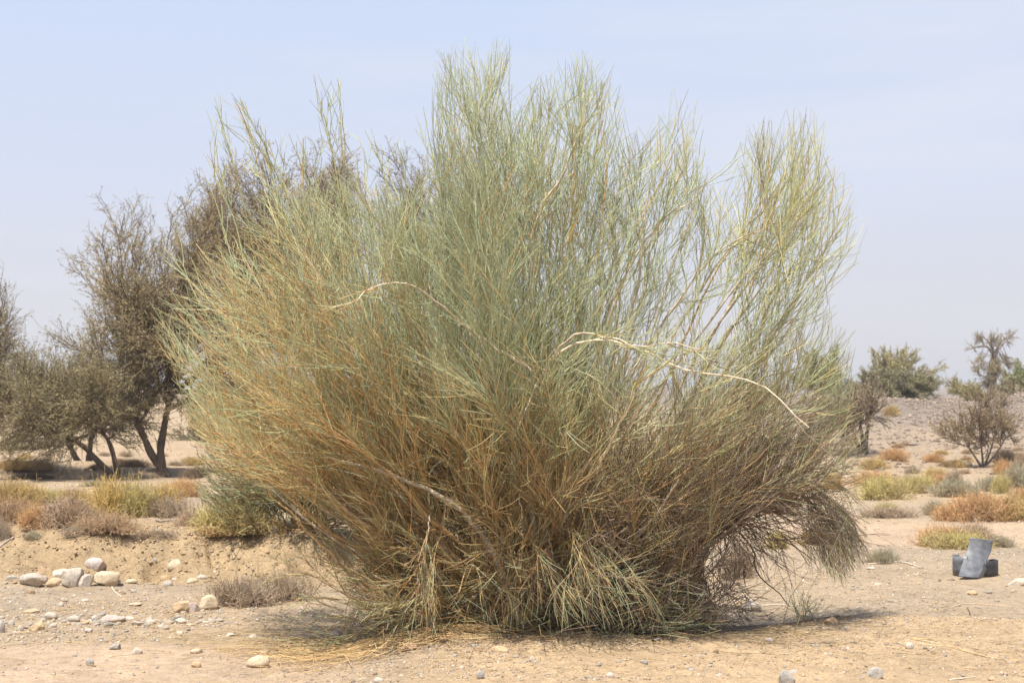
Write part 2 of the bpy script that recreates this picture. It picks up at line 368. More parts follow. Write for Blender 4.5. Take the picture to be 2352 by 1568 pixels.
def add_branch(root, P, r0, r1, col, twigs=None, label=None, sides=6, org=None):
    P = np.asarray(P); S = len(P); org = BL if org is None else org
    R_ = (np.linspace(1, 0, S) ** .8 * (r0 - r1) + r1) * RNG.uniform(.85, 1.15, S)
    cc = np.clip(np.array(col) * RNG.uniform(.85, 1.12, (S, 1)), 0, 1)
    V, Q, C = tubes(P[None], R_[None], cc[None], sides)
    o = link('branch', make_mesh('branch', V - org, Q, col=C), M_BARK, root, label=label)
    if twigs is not None:
        V, Q, C = twigs
        link('twigs', make_mesh('twigs', V - org, Q, col=C), M_TWIG, o, kind='stuff')
    return o
def base_pt():
    a = RNG.uniform(0, 2 * math.pi); r = math.sqrt(RNG.random())
    x = bx[0] + .05 + .34 * r * math.cos(a); y = BY + .28 * r * math.sin(a)
    return (x, y, float(height(x, y)) - .03)
tips = [(560, 590, 0), (600, 550, -.3), (670, 540, -.5), (740, 540, .2), (800, 530, .1), (870, 560, -.6), (950, 540, 0), (1010, 420, -.3), (1055, 290, -.1), (1085, 260, .2),
        (1120, 250, -.2), (1150, 270, 0), (1165, 360, .5), (1210, 380, -.4), (1265, 330, .1), (1320, 290, -.2), (1345, 265, .2), (1385, 300, -.4), (1400, 350, .3), (1450, 420, .2), (1500, 400, -.3), (1550, 340, 0), (1580, 330, .2),
        (1600, 430, -.4), (1740, 470, .1), (1770, 430, -.2), (1800, 400, -.3), (1840, 410, .2), (1870, 470, -.4), (1850, 500, .1), (1900, 560, .3), (1800, 520, -.4), (1890, 640, -.1), (1880, 880, -.3), (1900, 960, .2), (1900, 1030, -.2),
        (1860, 1040, .5), (450, 560, .3), (430, 640, -.1), (410, 720, -.4), (430, 790, .2), (440, 870, -.3), (480, 930, .3), (500, 1000, -.5), (540, 1040, .1), (600, 1050, -.4), (680, 1070, -.7), (760, 1120, -.6),
        (840, 1290, -.5), (840, 1360, -.3), (860, 1430, -.5), (900, 1380, -.8), (1480, 1400, -.5), (1600, 1380, -.2), (1600, 1250, -.6), (1600, 1330, .2), (1560, 1100, -.9), (1900, 900, -.3), (1920, 990, 0), (1925, 1060, .1), (1800, 1120, .1), (1780, 930, -.4)]
for k, (u, v, dy) in enumerate(tips):
    P = limb_path(base_pt(), pt(u, v, BY + dy), S=16)
    airy = v < 700 and (u > 1380 or u < 980)
    col = C_PALE * .8 if RNG.random() < .5 else C_BROWN * 1.3
    add_branch(big, P, RNG.uniform(.011, .02), .003, col, twig_mass(P, *((6, 6, 4) if (u < 640 and v < 600) else (7, 6, 4) if airy else (8, 7, 4) if u > 1480 and v < 900 else (9, 7, 5) if v < 420 else (11, 7, 6)),
               s0=.74 if (u > 1650 and v < 750) else .64 if airy else .58 if v < 450 or (u > 1480 and v < 900) or (u < 620 and v < 600) else .42, scale=1.0 if v < 1000 else .75, thick=.8))
# inner and front limbs fill the body of the shrub
k = 0; extra = [(760, 780), (700, 720), (810, 860), (650, 800), (740, 640), (860, 700), (600, 880)]
while k < 72:
    u, v = extra.pop() if extra else (RNG.uniform(430, 1880), RNG.uniform(380, 1250))
    if not inside_poly(np.array((u, v)), [(520, 480), (760, 430), (1100, 330), (1400, 380), (1750, 520), (1850, 700), (1850, 1050), (1600, 1200), (900, 1230), (600, 1080), (450, 800)]): continue
    if (u > 1450 and v < 950 and RNG.random() < .85) or (u < 640 and v < 620): continue
    rr = math.hypot((u - 1150) / 800, (v - 800) / 550); lim = 1.35 * math.sqrt(max(0.05, 1 - min(rr, 1) ** 2))
    dy = RNG.uniform(-1, .55) * lim
    P = limb_path(base_pt(), pt(u, v, BY + dy), S=14)
    col = C_PALE * .75 if RNG.random() < .35 else C_BROWN * 1.2
    add_branch(big, P, RNG.uniform(.009, .018), .003, col, twig_mass(P, 11, 7, 6, s0=.3, scale=.95, thick=.8)); k += 1
OUTW = [(330, 650), (360, 560), (440, 470), (455, 370), (475, 210), (560, 215), (625, 310), (700, 300), (700, 160), (785, 165), (800, 340), (850, 285), (905, 320), (965, 230), (1000, 300), (1100, 500), (800, 900), (400, 900)]
# a few lone wands standing clear of the crown
for pts_, n_ in [([(580, 560), (545, 400), (492, 222)], 3), ([(640, 540), (600, 400), (548, 240)], 3), ([(660, 520), (640, 400), (615, 320)], 3), ([(790, 520), (765, 340), (718, 172)], 5), ([(800, 500), (785, 330), (776, 180)], 5), ([(900, 520), (890, 420), (852, 295)], 3), ([(1010, 460), (990, 340), (972, 245)], 4), ([(640, 560), (640, 440), (610, 330)], 4), ([(700, 560), (700, 430), (680, 330)], 4), ([(830, 560), (840, 440), (835, 340)], 4), ([(560, 600), (540, 500), (500, 430)], 4), ([(930, 560), (935, 440), (920, 340)], 3), ([(520, 560), (500, 470), (462, 385)], 4), ([(460, 700), (420, 620), (375, 570)], 4)]:
    P = smooth_path([pt(u_, v_, BY + .2) for u_, v_ in pts_], 10)
    add_branch(big, P, .0045, .0014, C_YEL * .8, twig_mass(P, n_ + 1, 3, 2, s0=.2, scale=.6, poly=OUTW, ang=(.12, .35)), sides=4)
for pts_ in [[(960, 1400), (850, 1400), (700, 1310)], [(950, 1420), (850, 1440), (760, 1400)], [(960, 1380), (850, 1330), (745, 1250)], [(940, 1440), (860, 1470), (800, 1480)], [(980, 1390), (880, 1350), (790, 1300)]]:
    P = smooth_path([pt(u_, v_, BY - .5) for u_, v_ in pts_], 10)
    add_branch(big, P, .004, .0014, C_BROWN * .8, twig_mass(P, 7, 4, 2, s0=.2, scale=.45, poly=None, ang=(.3, .7), thick=.75), sides=4)
# drooping stems: low front drapes and the hanging tuft at the right
for (u0, v0, u1, v1, dy, n) in [(1195, 1200, 1215, 1290, -1.0, 9), (1290, 1180, 1360, 1300, -1.05, 11), (1330, 1080, 1370, 1220, -.9, 9), (990, 1190, 960, 1290, -1.0, 9), (1420, 1300, 1490, 1370, -.8, 9), (1075, 1280, 1055, 1360, -1.0, 7),
                                (1850, 1100, 1880, 1160, -.05, 14), (1870, 1115, 1930, 1160, .1, 14), (1850, 1130, 1900, 1190, .0, 12), (1880, 1140, 1975, 1200, .15, 11), (1560, 1200, 1660, 1240, .1, 8), (1640, 1170, 1740, 1200, -.1, 7)]:
    a, b_ = pt(u0, v0, BY + dy * .8), pt(u1, v1, BY + dy)
    st_ = np.array(base_pt()) if u0 < 1500 else pt(1500, 1130, BY)
    P = smooth_path([st_, (st_ + a) / 2 + np.array((0, 0, .15 if u0 < 1500 else .03)), a, b_], 14)
    add_branch(big, P, .006, .002, C_BROWN, twig_mass(P, n if u0 > 1800 else n - 3, 6 if u0 < 1800 else 8, 3, droop=True, s0=.35 if u0 < 1500 else .7, scale=.8, ang=(.1, .9), thick=.62))
# bare pale and weathered branches that stand out on the front
bare = [([(1185, 1000), (1250, 845), (1290, 800), (1332, 782), (1400, 778), (1470, 800), (1540, 840), (1610, 857), (1700, 868), (1760, 885), (1800, 930), (1860, 985)], -1.2, .011, .004, 1.25, 'bare pale branch arching out to the right'),
        ([(1250, 850), (1310, 764), (1380, 768), (1480, 797), (1550, 784), (1612, 806)], -1.25, .008, .003, 1.2, 'pale forked branch lying across the front'),
        ([(1230, 860), (1090, 766), (1050, 735), (1000, 690), (962, 655), (870, 646), (815, 690)], -1.15, .012, .004, 1.1, 'crooked pale dead branch pointing left'),
        ([(1370, 1085), (1390, 1040), (1430, 960), (1467, 872)], -1.2, .010, .003, 1.2, None), ([(1310, 1055), (1290, 1000), (1262, 930), (1256, 835)], -1.1, .010, .005, 1.0, None),
        ([(1230, 1250), (1225, 1160), (1215, 1040), (1180, 960), (1150, 900)], -.9, .028, .012, .6, None), ([(1205, 1440), (1150, 1300), (1080, 1180), (960, 1110), (870, 1080), (740, 1050)], -.8, .024, .006, .7, None),
        ([(1360, 1190), (1535, 1115), (1591, 1097), (1684, 1098), (1745, 1123), (1809, 1171)], -.3, .010, .003, 1.0, None), ([(1600, 1130), (1745, 1111), (1858, 1101), (1898, 1119)], -.1, .011, .004, .85, None),
        ([(1560, 1150), (1753, 1119), (1849, 1127), (1894, 1151), (1999, 1202)], .0, .010, .003, 1.1, 'grey dead branch reaching out low on the right'), ([(1700, 1110), (1849, 1055), (1906, 1022), (1978, 988)], -.1, .010, .004, .95, None),
        ([(1560, 1180), (1640, 1190), (1705, 1224), (1736, 1271), (1734, 1316), (1782, 1357), (1813, 1391)], .2, .009, .003, .5, 'dark crooked twig hanging down to the gravel'),
        ([(985, 1175), (980, 1230), (968, 1290), (945, 1370)], -.95, .005, .002, .85, None), ([(1192, 1120), (1200, 1200), (1200, 1290)], -.99, .005, .0025, .85, None), ([(1240, 1150), (1262, 1230), (1275, 1310)], -.99, .005, .002, .9, None),
        ([(1215, 700), (1217, 560), (1232, 490), (1290, 410), (1320, 330), (1342, 270)], -.6, .014, .004, 1.15, 'thick tan limb rising through the top'), ([(1380, 760), (1450, 600), (1520, 500), (1585, 470), (1640, 400)], -.4, .012, .003, 1.0, None),
        ([(1420, 900), (1590, 640), (1650, 572), (1740, 532), (1800, 500)], -.4, .013, .004, 1.1, None), ([(1640, 1050), (1740, 790), (1790, 620), (1812, 530)], .1, .015, .004, .95, None), ([(1650, 1000), (1745, 800), (1830, 680), (1880, 630)], .0, .013, .004, 1.0, None),
        ([(1100, 800), (1130, 620), (1160, 470), (1185, 400)], -.5, .013, .004, 1.0, None), ([(1500, 1440), (1590, 1420), (1680, 1395)], -.6, .010, .004, .9, None), ([(880, 900), (790, 780), (720, 690), (660, 600)], -.9, .013, .004, .75, None)]
for pts, dy, r0, r1, br, lab in bare:
    P = smooth_path([pt(u, v, BY + dy * (1.22 if dy < -1 else 1) * (.6 + .4 * i / len(pts))) for i, (u, v) in enumerate(pts)], 20) + RNG.normal(size=(20, 3)) * .0045
    tw = twig_mass(P, 9, 4, 2, s0=.3, scale=.5, ang=(.4, 1.1), thick=.9) if r0 < .02 else None
    add_branch(big, P, r0 * (.72 if br >= 1 else .95), r1 * .7, C_PALE * br * .82, tw, lab)
# dead tangle low on the right
for k in range(36):
    u, v = RNG.uniform(1340, 1720), RNG.uniform(1100, 1420)
    P = limb_path(base_pt() if k % 2 else pt(RNG.uniform(1350, 1500), 1250, BY), pt(u, v, BY + RNG.uniform(-.8, .4)), S=10, jit=.03)
    dead = lambda P_, l: (C_DEAD if RNG.random() < .6 else C_BROWN) * RNG.uniform(.65, 1.5, (len(P_), 1)) * np.ones((1, 3))
    add_branch(big, P, .010, .003, C_DEAD * 1.3, twig_mass(P, 10, 7, 3, s0=.2, scale=.6, colour=dead, leanf=lambda P_, dr: norm(RNG.normal(size=P_.shape)), ang=(.4, 1.3), thick=.85))
# loose grey dead twigs dangling under the right side
for k in range(16):
    u, v = RNG.uniform(1640, 1860), RNG.uniform(1120, 1190)
    P = limb_path(pt(RNG.uniform(1500, 1620), RNG.uniform(1100, 1200), BY), pt(u, v, BY + RNG.uniform(-.4, .4)), S=10, jit=.03)
    dead = lambda P_, l: C_DEAD * RNG.uniform(.6, 1.4, (len(P_), 1)) * np.ones((1, 3))
    add_branch(big, P, .006, .002, C_DEAD * 1.2, twig_mass(P, 6, 5, 2, s0=.3, scale=.62, colour=dead, poly=None, leanf=lambda P_, dr: norm(RNG.normal(size=P_.shape) * .6 + np.array((.25, 0, -.6))), ang=(.4, 1.2), thick=.75))
for k in range(12):
    P = limb_path(base_pt(), pt(RNG.uniform(1600, 1700), RNG.uniform(1290, 1440), BY + RNG.uniform(-.4, .3)), S=10, jit=.03)
    add_branch(big, P, .006, .002, C_DEAD, twig_mass(P, 8, 5, 2, s0=.4, scale=.5, colour=dead, poly=None, leanf=lambda P_, dr: norm(RNG.normal(size=P_.shape) * .8 + np.array((.2, 0, -.1))), ang=(.4, 1.3), thick=.75))
# the mat of old stems round the stump
P = grow(np.array([base_pt() for _ in range(4200)]) + RNG.normal(size=(4200, 3)) * np.array((.42, .15, .02)), norm(RNG.normal(size=(4200, 3)) * np.array((1, .8, .3)) + np.array((-.12, -.35, .8))), RNG.uniform(.3, 1.15, 4200), 5, np.array((0, 0, -.6)), RNG.uniform(-.3, 1.6, (4200, 1)), .12)
ok = inside_poly(proj(P[:, -1]), OUT); P = P[ok]
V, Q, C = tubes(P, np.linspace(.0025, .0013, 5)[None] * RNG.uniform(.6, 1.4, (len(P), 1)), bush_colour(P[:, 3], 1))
link('basal_twigs', make_mesh('basal_twigs', V - BL, Q, col=C), M_TWIG, big, kind='stuff')

# second shrub of the same kind, lower and behind on the left
b2 = hit(700, 1216); BL2 = b2
sb = empty('broom_shrub', tuple(b2), label='low grey-green wiry shrub behind the lower left side of the huge shrub', cat='shrub')
OUT2 = [(435, 1120), (445, 1010), (560, 960), (800, 950), (1000, 1000), (1000, 1230), (560, 1232), (480, 1180)]
def lean2(P, dr): return norm((P - b2) * .8 + np.array((0, 0, .25)))
def col2(P, l):
    k = RNG.random(len(P)); C = np.where(k[:, None] < .35, C_BLUE, np.where(k[:, None] < .65, C_YEL * .8, C_BROWN)); return C * RNG.uniform(.55, 1.05, (len(P), 1))
for k in range(34):
    a = RNG.uniform(0, math.pi); tgt = b2 + np.array((math.cos(a) * RNG.uniform(.3, .75), RNG.uniform(-.5, .4), .08 + .55 * math.sin(a) * RNG.uniform(.5, 1)))
    P = limb_path(b2 + RNG.normal(size=3) * .04, tgt, S=10)
    add_branch(sb, P, .008, .003, C_BROWN, twig_mass(P, 10, 6, 3, s0=.25, scale=.75, poly=OUT2, colour=col2, leanf=lean2, thick=1.3), org=BL2)

# ------------------------------------------------------------------ acacias and other trees
def tree(name, label, cat, trunks, blobs, Y, wood, leafc, n_limb=26, depth=1.6, twig_t=.007, n=(9, 7, 3), leaf=.0, leaves=6, s0=.3, sc=1., spread=None, group=None, up=.25, r0=.12, lr=None, fk=9):
    """trunks: lists of (u,v); blobs: (u,v,ru,rv) crown regions; all at about depth Y"""
    base = pt(trunks[0][0][0], trunks[0][0][1], Y); base[2] = float(height(base[0], base[1]))
    root = empty(name, tuple(base), label=label, cat=cat, group=group)
    px = Y / F; forks = []
    for tr in trunks:
        P = smooth_path([pt(u, v, Y + (0 if i == 0 else RNG.uniform(-.15, .15))) for i, (u, v) in enumerate(tr)], 16); P[0, 2] = min(P[0, 2], float(height(P[0, 0], P[0, 1]))) - .05
        rr = np.linspace(r0, r0 * .3, 16) * RNG.uniform(.88, 1.12, 16)
        V, Q, C = tubes(P[None], rr[None], (wood * RNG.uniform(.8, 1.2, (1, 16, 1)) * np.ones((1, 1, 3))), 9)
        link('trunk', make_mesh('trunk', V - base, Q, col=C), M_BARK, root); forks.append(P)
    wts = np.array([b_[2] * b_[3] for b_ in blobs], float); wts /= wts.sum()
    cnt = np.maximum(1, np.round(wts * n_limb)).astype(int)
    def colf(P_, l): 
        m_ = RNG.random((len(P_), 1)) < (.25 if l == 3 else .45)
        return np.where(m_, wood * 1.9, leafc) * RNG.uniform(.65, 1.3, (len(P_), 1))
    for blob, c_ in zip(blobs, cnt):
        cu, cv, ru, rv = blob[:4]; bare_ = len(blob) > 4
        for k in range(c_):
            a = RNG.uniform(0, 2 * math.pi); r = math.sqrt(RNG.random()) ; u, v = cu + ru * r * math.cos(a), cv + rv * r * math.sin(a)
            tgt = pt(u, v, Y + RNG.uniform(-1, 1) * depth * math.sqrt(max(.05, 1 - r * r)))
            ends = [f_[int(RNG.integers(fk, 16))] for f_ in forks]; e_ = min(ends, key=lambda q_: np.linalg.norm(q_ - tgt) * RNG.uniform(.7, 1.3))
            ln = np.linalg.norm(tgt - e_); P = limb_path(e_, tgt, S=12, jit=.03 * ln / 3 + .01)
            if spread is None: lf = lambda P_, dr, e_=e_: norm(norm(P_ - e_) * .8 + np.array((0, 0, up)))
            else: lf = spread
            L1 = P[None]; parts = []
            p, tn, _, s = sprout(L1, n[0], s0, 1.0)
            P1 = grow(p, deflect(tn, RNG.uniform(.4, 1.0, len(p))), RNG.uniform(.35, .8, len(p)) * sc, 5, lf(p, 0), .8, .12)
            parts.append(tubes(P1, np.linspace(2.2, 1.1, 5)[None] * twig_t * RNG.uniform(.8, 1.2, (len(P1), 1)), colf(P1[:, 0], 1)))
            p, tn, _, s = sprout(P1, n[1], .15, 1.0)
            P2 = grow(p, deflect(tn, RNG.uniform(.4, 1.0, len(p))), RNG.uniform(.18, .42, len(p)) * sc, 3, lf(p, 0), .5, .14)
            parts.append(tubes(P2, np.linspace(1.2, .7, 3)[None] * twig_t * RNG.uniform(.8, 1.2, (len(P2), 1)), colf(P2[:, 0], 2)))
            PL = P2
            if n[2]:
                p, tn, _, s = sprout(P2, n[2], .15, 1.0)
                P3 = grow(p, deflect(tn, RNG.uniform(.4, 1.1, len(p))), RNG.uniform(.08, .24, len(p)) * sc, 2, None, 0, .12)
                parts.append(tubes(P3, np.linspace(.9, .5, 2)[None] * twig_t * RNG.uniform(.8, 1.2, (len(P3), 1)), colf(P3[:, 0], 3))); PL = P3
            R_ = np.linspace(lr or r0 * .42, twig_t * 1.4, 12)
            V, Q, C = tubes(P[None], R_[None], (wood * np.ones((1, 12, 3))), 6)
            lo = link('limb', make_mesh('limb', V - base, Q, col=C), M_BARK, root)
            V, Q, C = merge(parts)
            if leaf and not bare_:
                p, tn, _, s = sprout(PL, leaves, .1, 1.0, False); p = p + RNG.normal(size=p.shape) * leaf * .8
                a_ = norm(RNG.normal(size=p.shape)) * leaf; b_ = norm(np.cross(a_, RNG.normal(size=p.shape))) * leaf * .32
                s_ = RNG.uniform(.5, 1.2, (len(p), 1)); a_ = a_ * s_; b_ = b_ * s_
                LV = np.stack((p - a_, p + b_, p + a_, p - b_), 1).reshape(-1, 3); LQ = np.arange(len(LV)).reshape(-1, 4)
                LC = np.repeat(leafc * RNG.uniform(.6, 1.35, (len(p), 1)) * RNG.uniform(.93, 1.07, (len(p), 3)), 4, 0)
                V, Q, C = merge([(V, Q, C), (LV, LQ, LC)])
            link('foliage', make_mesh('foliage', V - base, Q, col=C), M_LEAF, lo, kind='stuff')
    return root
W_DARK = np.array((.13, .095, .07)); W_GREY = np.array((.24, .19, .15)); L_OL = np.array((.40, .345, .19)); L_BR = np.array((.42, .345, .195)); L_GR = np.array((.27, .29, .13)); L_YE = np.array((.50, .44, .2))
G_AC = 'thorny acacias behind the huge shrub'
tree('acacia_tree', 'acacia with dark leaning forked trunk and tall brown thorny crown, left of centre', 'tree', [[(389, 1094), (370, 1075), (345, 1040), (333, 1005), (300, 950), (270, 880)], [(374, 1078), (367, 1040), (373, 1000), (385, 940), (400, 850)]],
     [(230, 650, 60, 80), (330, 540, 90, 60), (440, 500, 90, 50), (540, 470, 60, 40), (210, 760, 50, 60), (340, 680, 120, 100), (320, 820, 130, 80), (490, 640, 120, 120), (480, 780, 120, 110), (270, 900, 90, 45), (390, 930, 90, 45), (540, 900, 90, 80)], 24, W_DARK, L_BR, n_limb=60, depth=1.4, leaf=.024, leaves=4, n=(12, 7, 3), r0=.08, twig_t=.0042, lr=.028)
tree('acacia_tree', 'tall acacia crown showing brown and thorny above the left shoulder of the huge shrub', 'tree', [[(790, 1100), (770, 980), (740, 840), (720, 700)]],
     [(520, 510, 70, 50), (610, 460, 80, 45), (700, 430, 90, 40), (790, 450, 90, 50), (560, 590, 110, 80), (700, 540, 150, 80), (600, 720, 100, 80)], 25, W_DARK, L_BR, n_limb=60, depth=1.0, leaf=.024, leaves=4, n=(11, 7, 3), r0=.1, twig_t=.0045, lr=.035)
tree('acacia_tree', 'acacia crown with dense dark top showing behind the middle of the huge shrub', 'tree', [[(1050, 1100), (1060, 950), (1040, 800), (1030, 650)]],
     [(950, 430, 60, 40), (1040, 430, 90, 45), (900, 500, 70, 60), (1160, 450, 90, 50), (1040, 540, 170, 90)], 26, W_DARK, L_BR, n_limb=20, depth=1.2, leaf=.022, leaves=3, n=(10, 8, 3), r0=.1, twig_t=.0045, lr=.035)
tree('acacia_tree', 'low spreading acacia on two dark slanting stems, dark beneath and olive on top', 'tree', [[(266, 1098), (225, 1060), (190, 1020), (120, 985), (50, 960)], [(272, 1096), (262, 1050), (250, 1010), (215, 960)]],
     [(60, 890, 90, 30), (140, 900, 100, 30), (230, 890, 80, 35), (60, 940, 80, 30), (150, 950, 90, 30), (230, 950, 80, 35), (40, 990, 60, 18), (120, 1000, 80, 16), (20, 870, 50, 40)], 23.5, W_DARK, L_OL, n_limb=40, depth=1.6, leaf=.022, leaves=3, n=(11, 8, 3), r0=.055, up=.0, twig_t=.0042, lr=.022)
tree('acacia_tree', 'acacia with pale paired trunks seen under the branches of the low spreading one', 'tree', [[(188, 1077), (170, 1045), (150, 1000)], [(203, 1078), (206, 1035), (212, 980)]],
     [(120, 930, 90, 50), (250, 950, 90, 60)], 27.5, W_GREY * .7, L_OL * .9, n_limb=12, depth=1.2, leaf=.025, leaves=2, n=(9, 7, 3), r0=.08, lr=.03)
tree('acacia_tree', 'bare-looking brown acacia cut by the left edge of the photo', 'tree', [[(-90, 1090), (-80, 950), (-60, 850)]],
     [(0, 730, 32, 28), (-20, 770, 50, 50), (-60, 820, 60, 60), (-5, 830, 25, 30)], 25, W_DARK, L_BR * .9, n_limb=16, depth=1.2, leaf=.02, leaves=2, n=(9, 7, 3), r0=.1, twig_t=.0042, lr=.03)
# across the stony rise on the right
def on_ground(u, v): return hit(u, v)[1]
tree('round_tree', 'rounded green tree peeping out behind the right flank of the huge shrub', 'tree', [[(1885, 925), (1888, 880)]], [(1890, 830, 42, 38), (1870, 860, 50, 40), (1915, 860, 25, 30)], 56, W_GREY, L_GR * 1.15, n_limb=26, depth=1., twig_t=.009, n=(10, 7, 0), leaf=.045, leaves=8, r0=.1, sc=.42)
tree('umbrella_acacia', 'broad dense umbrella acacia on top of the stony rise', 'tree', [[(2045, 928), (2050, 905), (2060, 880)], [(2060, 928), (2080, 900), (2100, 880)], [(2035, 928), (2010, 900), (2000, 885)]],
     [(2062, 852, 70, 10), (2010, 864, 50, 12), (2115, 866, 42, 12), (2060, 874, 92, 16), (1990, 886, 34, 18), (2132, 886, 30, 18), (2090, 893, 60, 14), (2010, 893, 50, 14), (2060, 905, 60, 10), (2000, 906, 36, 8), (2115, 904, 36, 8)], 47, W_DARK, np.array((.36, .33, .19)), n_limb=96, depth=1.4, twig_t=.005, n=(9, 7, 0), leaf=.034, leaves=7, r0=.06, up=.02, sc=.36)
tree('feathery_tree', 'loose yellow-green tree rising behind the umbrella acacia', 'tree', [[(2045, 930), (2040, 870)]], [(2030, 812, 28, 20), (2060, 820, 30, 16), (2090, 815, 22, 18), (2050, 840, 60, 18), (2150, 845, 18, 14)], 60, W_GREY, L_YE * .85, n_limb=30, depth=1., twig_t=.009, n=(8, 6, 0), leaf=.05, leaves=5, r0=.1, sc=.6)
tree('half_bare_tree', 'half bare grey tree with dead crooked top branches on the skyline', 'tree', [[(2272, 915), (2275, 880), (2283, 840), (2285, 815), (2300, 795), (2322, 770)], [(2283, 820), (2270, 795), (2255, 795), (2232, 797)], [(2284, 815), (2275, 790), (2258, 772)], [(2285, 812), (2296, 790), (2300, 768)]],
     [(2258, 838, 24, 16), (2290, 850, 22, 20), (2312, 838, 16, 10), (2275, 875, 20, 14), (2300, 782, 22, 12, 1), (2262, 782, 20, 10, 1), (2320, 772, 12, 8, 1), (2238, 800, 10, 5, 1)], 50, W_GREY * .9, np.array((.44, .37, .23)), n_limb=34, depth=.6, twig_t=.0045, n=(8, 7, 0), leaf=.03, leaves=4, r0=.055, sc=.5, lr=.010, fk=3, up=.5)
tree('bare_crown', 'pinkish bare twigs crowning the half bare tree', 'twigs', [[(2285, 815), (2290, 800)]], [(2285, 790, 34, 16)], 50, W_GREY * 1.3, W_GREY * 1.8, n_limb=9, depth=.5, twig_t=.008, n=(7, 5, 0), r0=.03) if False else None
tree('green_tree', 'rounded green tree cut by the right edge at the skyline', 'tree', [[(2350, 905), (2350, 880)]], [(2345, 858, 36, 18), (2370, 850, 40, 26), (2330, 875, 24, 14)], 54, W_GREY, L_GR * 1.15, n_limb=24, depth=1., twig_t=.009, n=(9, 6, 0), leaf=.045, leaves=8, r0=.08, sc=.42)
ty = on_ground(2258, 1074)
tree('vase_shaped_shrub', 'open vase-shaped thorn tree with many thin dark stems, in front of the stony rise', 'tree', [[(2256, 1074), (2240, 1050), (2215, 1010)], [(2258, 1074), (2256, 1040), (2250, 1000)], [(2260, 1074), (2275, 1035), (2285, 1000)], [(2260, 1074), (2290, 1040), (2310, 1005)]],
     [(2200, 985, 36, 28), (2245, 950, 48, 36), (2285, 950, 40, 40), (2320, 980, 28, 30), (2230, 1010, 40, 20)], ty, W_GREY * .6, np.array((.44, .34, .21)), n_limb=30, depth=.5, twig_t=.0045, n=(8, 7, 0), leaf=.02, leaves=4, r0=.026, sc=.5, lr=.009)
ty = on_ground(1985, 1042)
tree('thorn_tree', 'small thorn tree with a dark twin trunk beside the right edge of the huge shrub', 'tree', [[(1985, 1044), (1980, 1000), (1970, 950)], [(1980, 1042), (1960, 1000), (1940, 960)], [(1987, 1042), (1990, 1000), (2000, 950)]],
     [(1950, 935, 40, 28), (1985, 945, 36, 28), (1930, 965, 36, 30), (2005, 930, 22, 18)], ty, W_GREY * .6, np.array((.42, .34, .22)), n_limb=20, depth=.8, twig_t=.006, n=(8, 7, 0), leaf=.028, leaves=4, r0=.06, sc=.7)
for (u, v, ru, rv, Y, c_, lab) in [(2205, 888, 40, 18, 55, L_YE * .9, 'pale yellow-green scrub mass between the umbrella acacia and the half bare tree'), (2250, 905, 45, 14, 46, L_YE * .75, 'yellowish scrub at the foot of the half bare tree'),
                                  (2330, 905, 40, 26, 44, L_OL, 'olive scrub under the green tree at the right edge'), (2325, 945, 40, 22, 38, np.array((.3, .24, .17)), 'dark brown thorn scrub by the right edge on the stony rise'),
                                  (1975, 905, 40, 14, 44, L_OL * .9, 'low olive scrub left of the umbrella acacia'), (1930, 890, 50, 20, 52, L_GR, 'green scrub below the rounded green tree'),
                                  (1740, 900, 120, 16, 60, L_OL, 'olive scrub seen through the right flank of the huge shrub'), (40, 1040, 60, 14, 33, L_YE * .6, 'ochre scrub under the acacia at the left edge'), (130, 1048, 60, 12, 34, L_OL * .9, 'olive scrub under the low spreading acacia'),
                                  (460, 1010, 70, 22, 38, L_OL * .9, 'grey-olive scrub right of the forked acacia trunk'), (310, 1035, 60, 12, 40, L_YE * .6, 'dull yellow scrub between the two dark acacia trunks'), (620, 960, 90, 40, 36, L_OL, 'olive scrub behind the left flank of the huge shrub')]:
    g_ = proj(np.array((pt(u, v, Y)[0], Y, float(height(pt(u, v, Y)[0], Y)))))
    tree('scrub', lab, 'shrub', [[(u, g_[1]), (u, (g_[1] + v) / 2)]], [(u - ru * .4, v, ru * .6, rv), (u + ru * .4, v + 2, ru * .6, rv * .8)], Y, W_GREY * .8, c_, n_limb=12, depth=1.0, twig_t=.008, n=(8, 6, 0), leaf=.04, leaves=4, r0=.03, sc=.5)

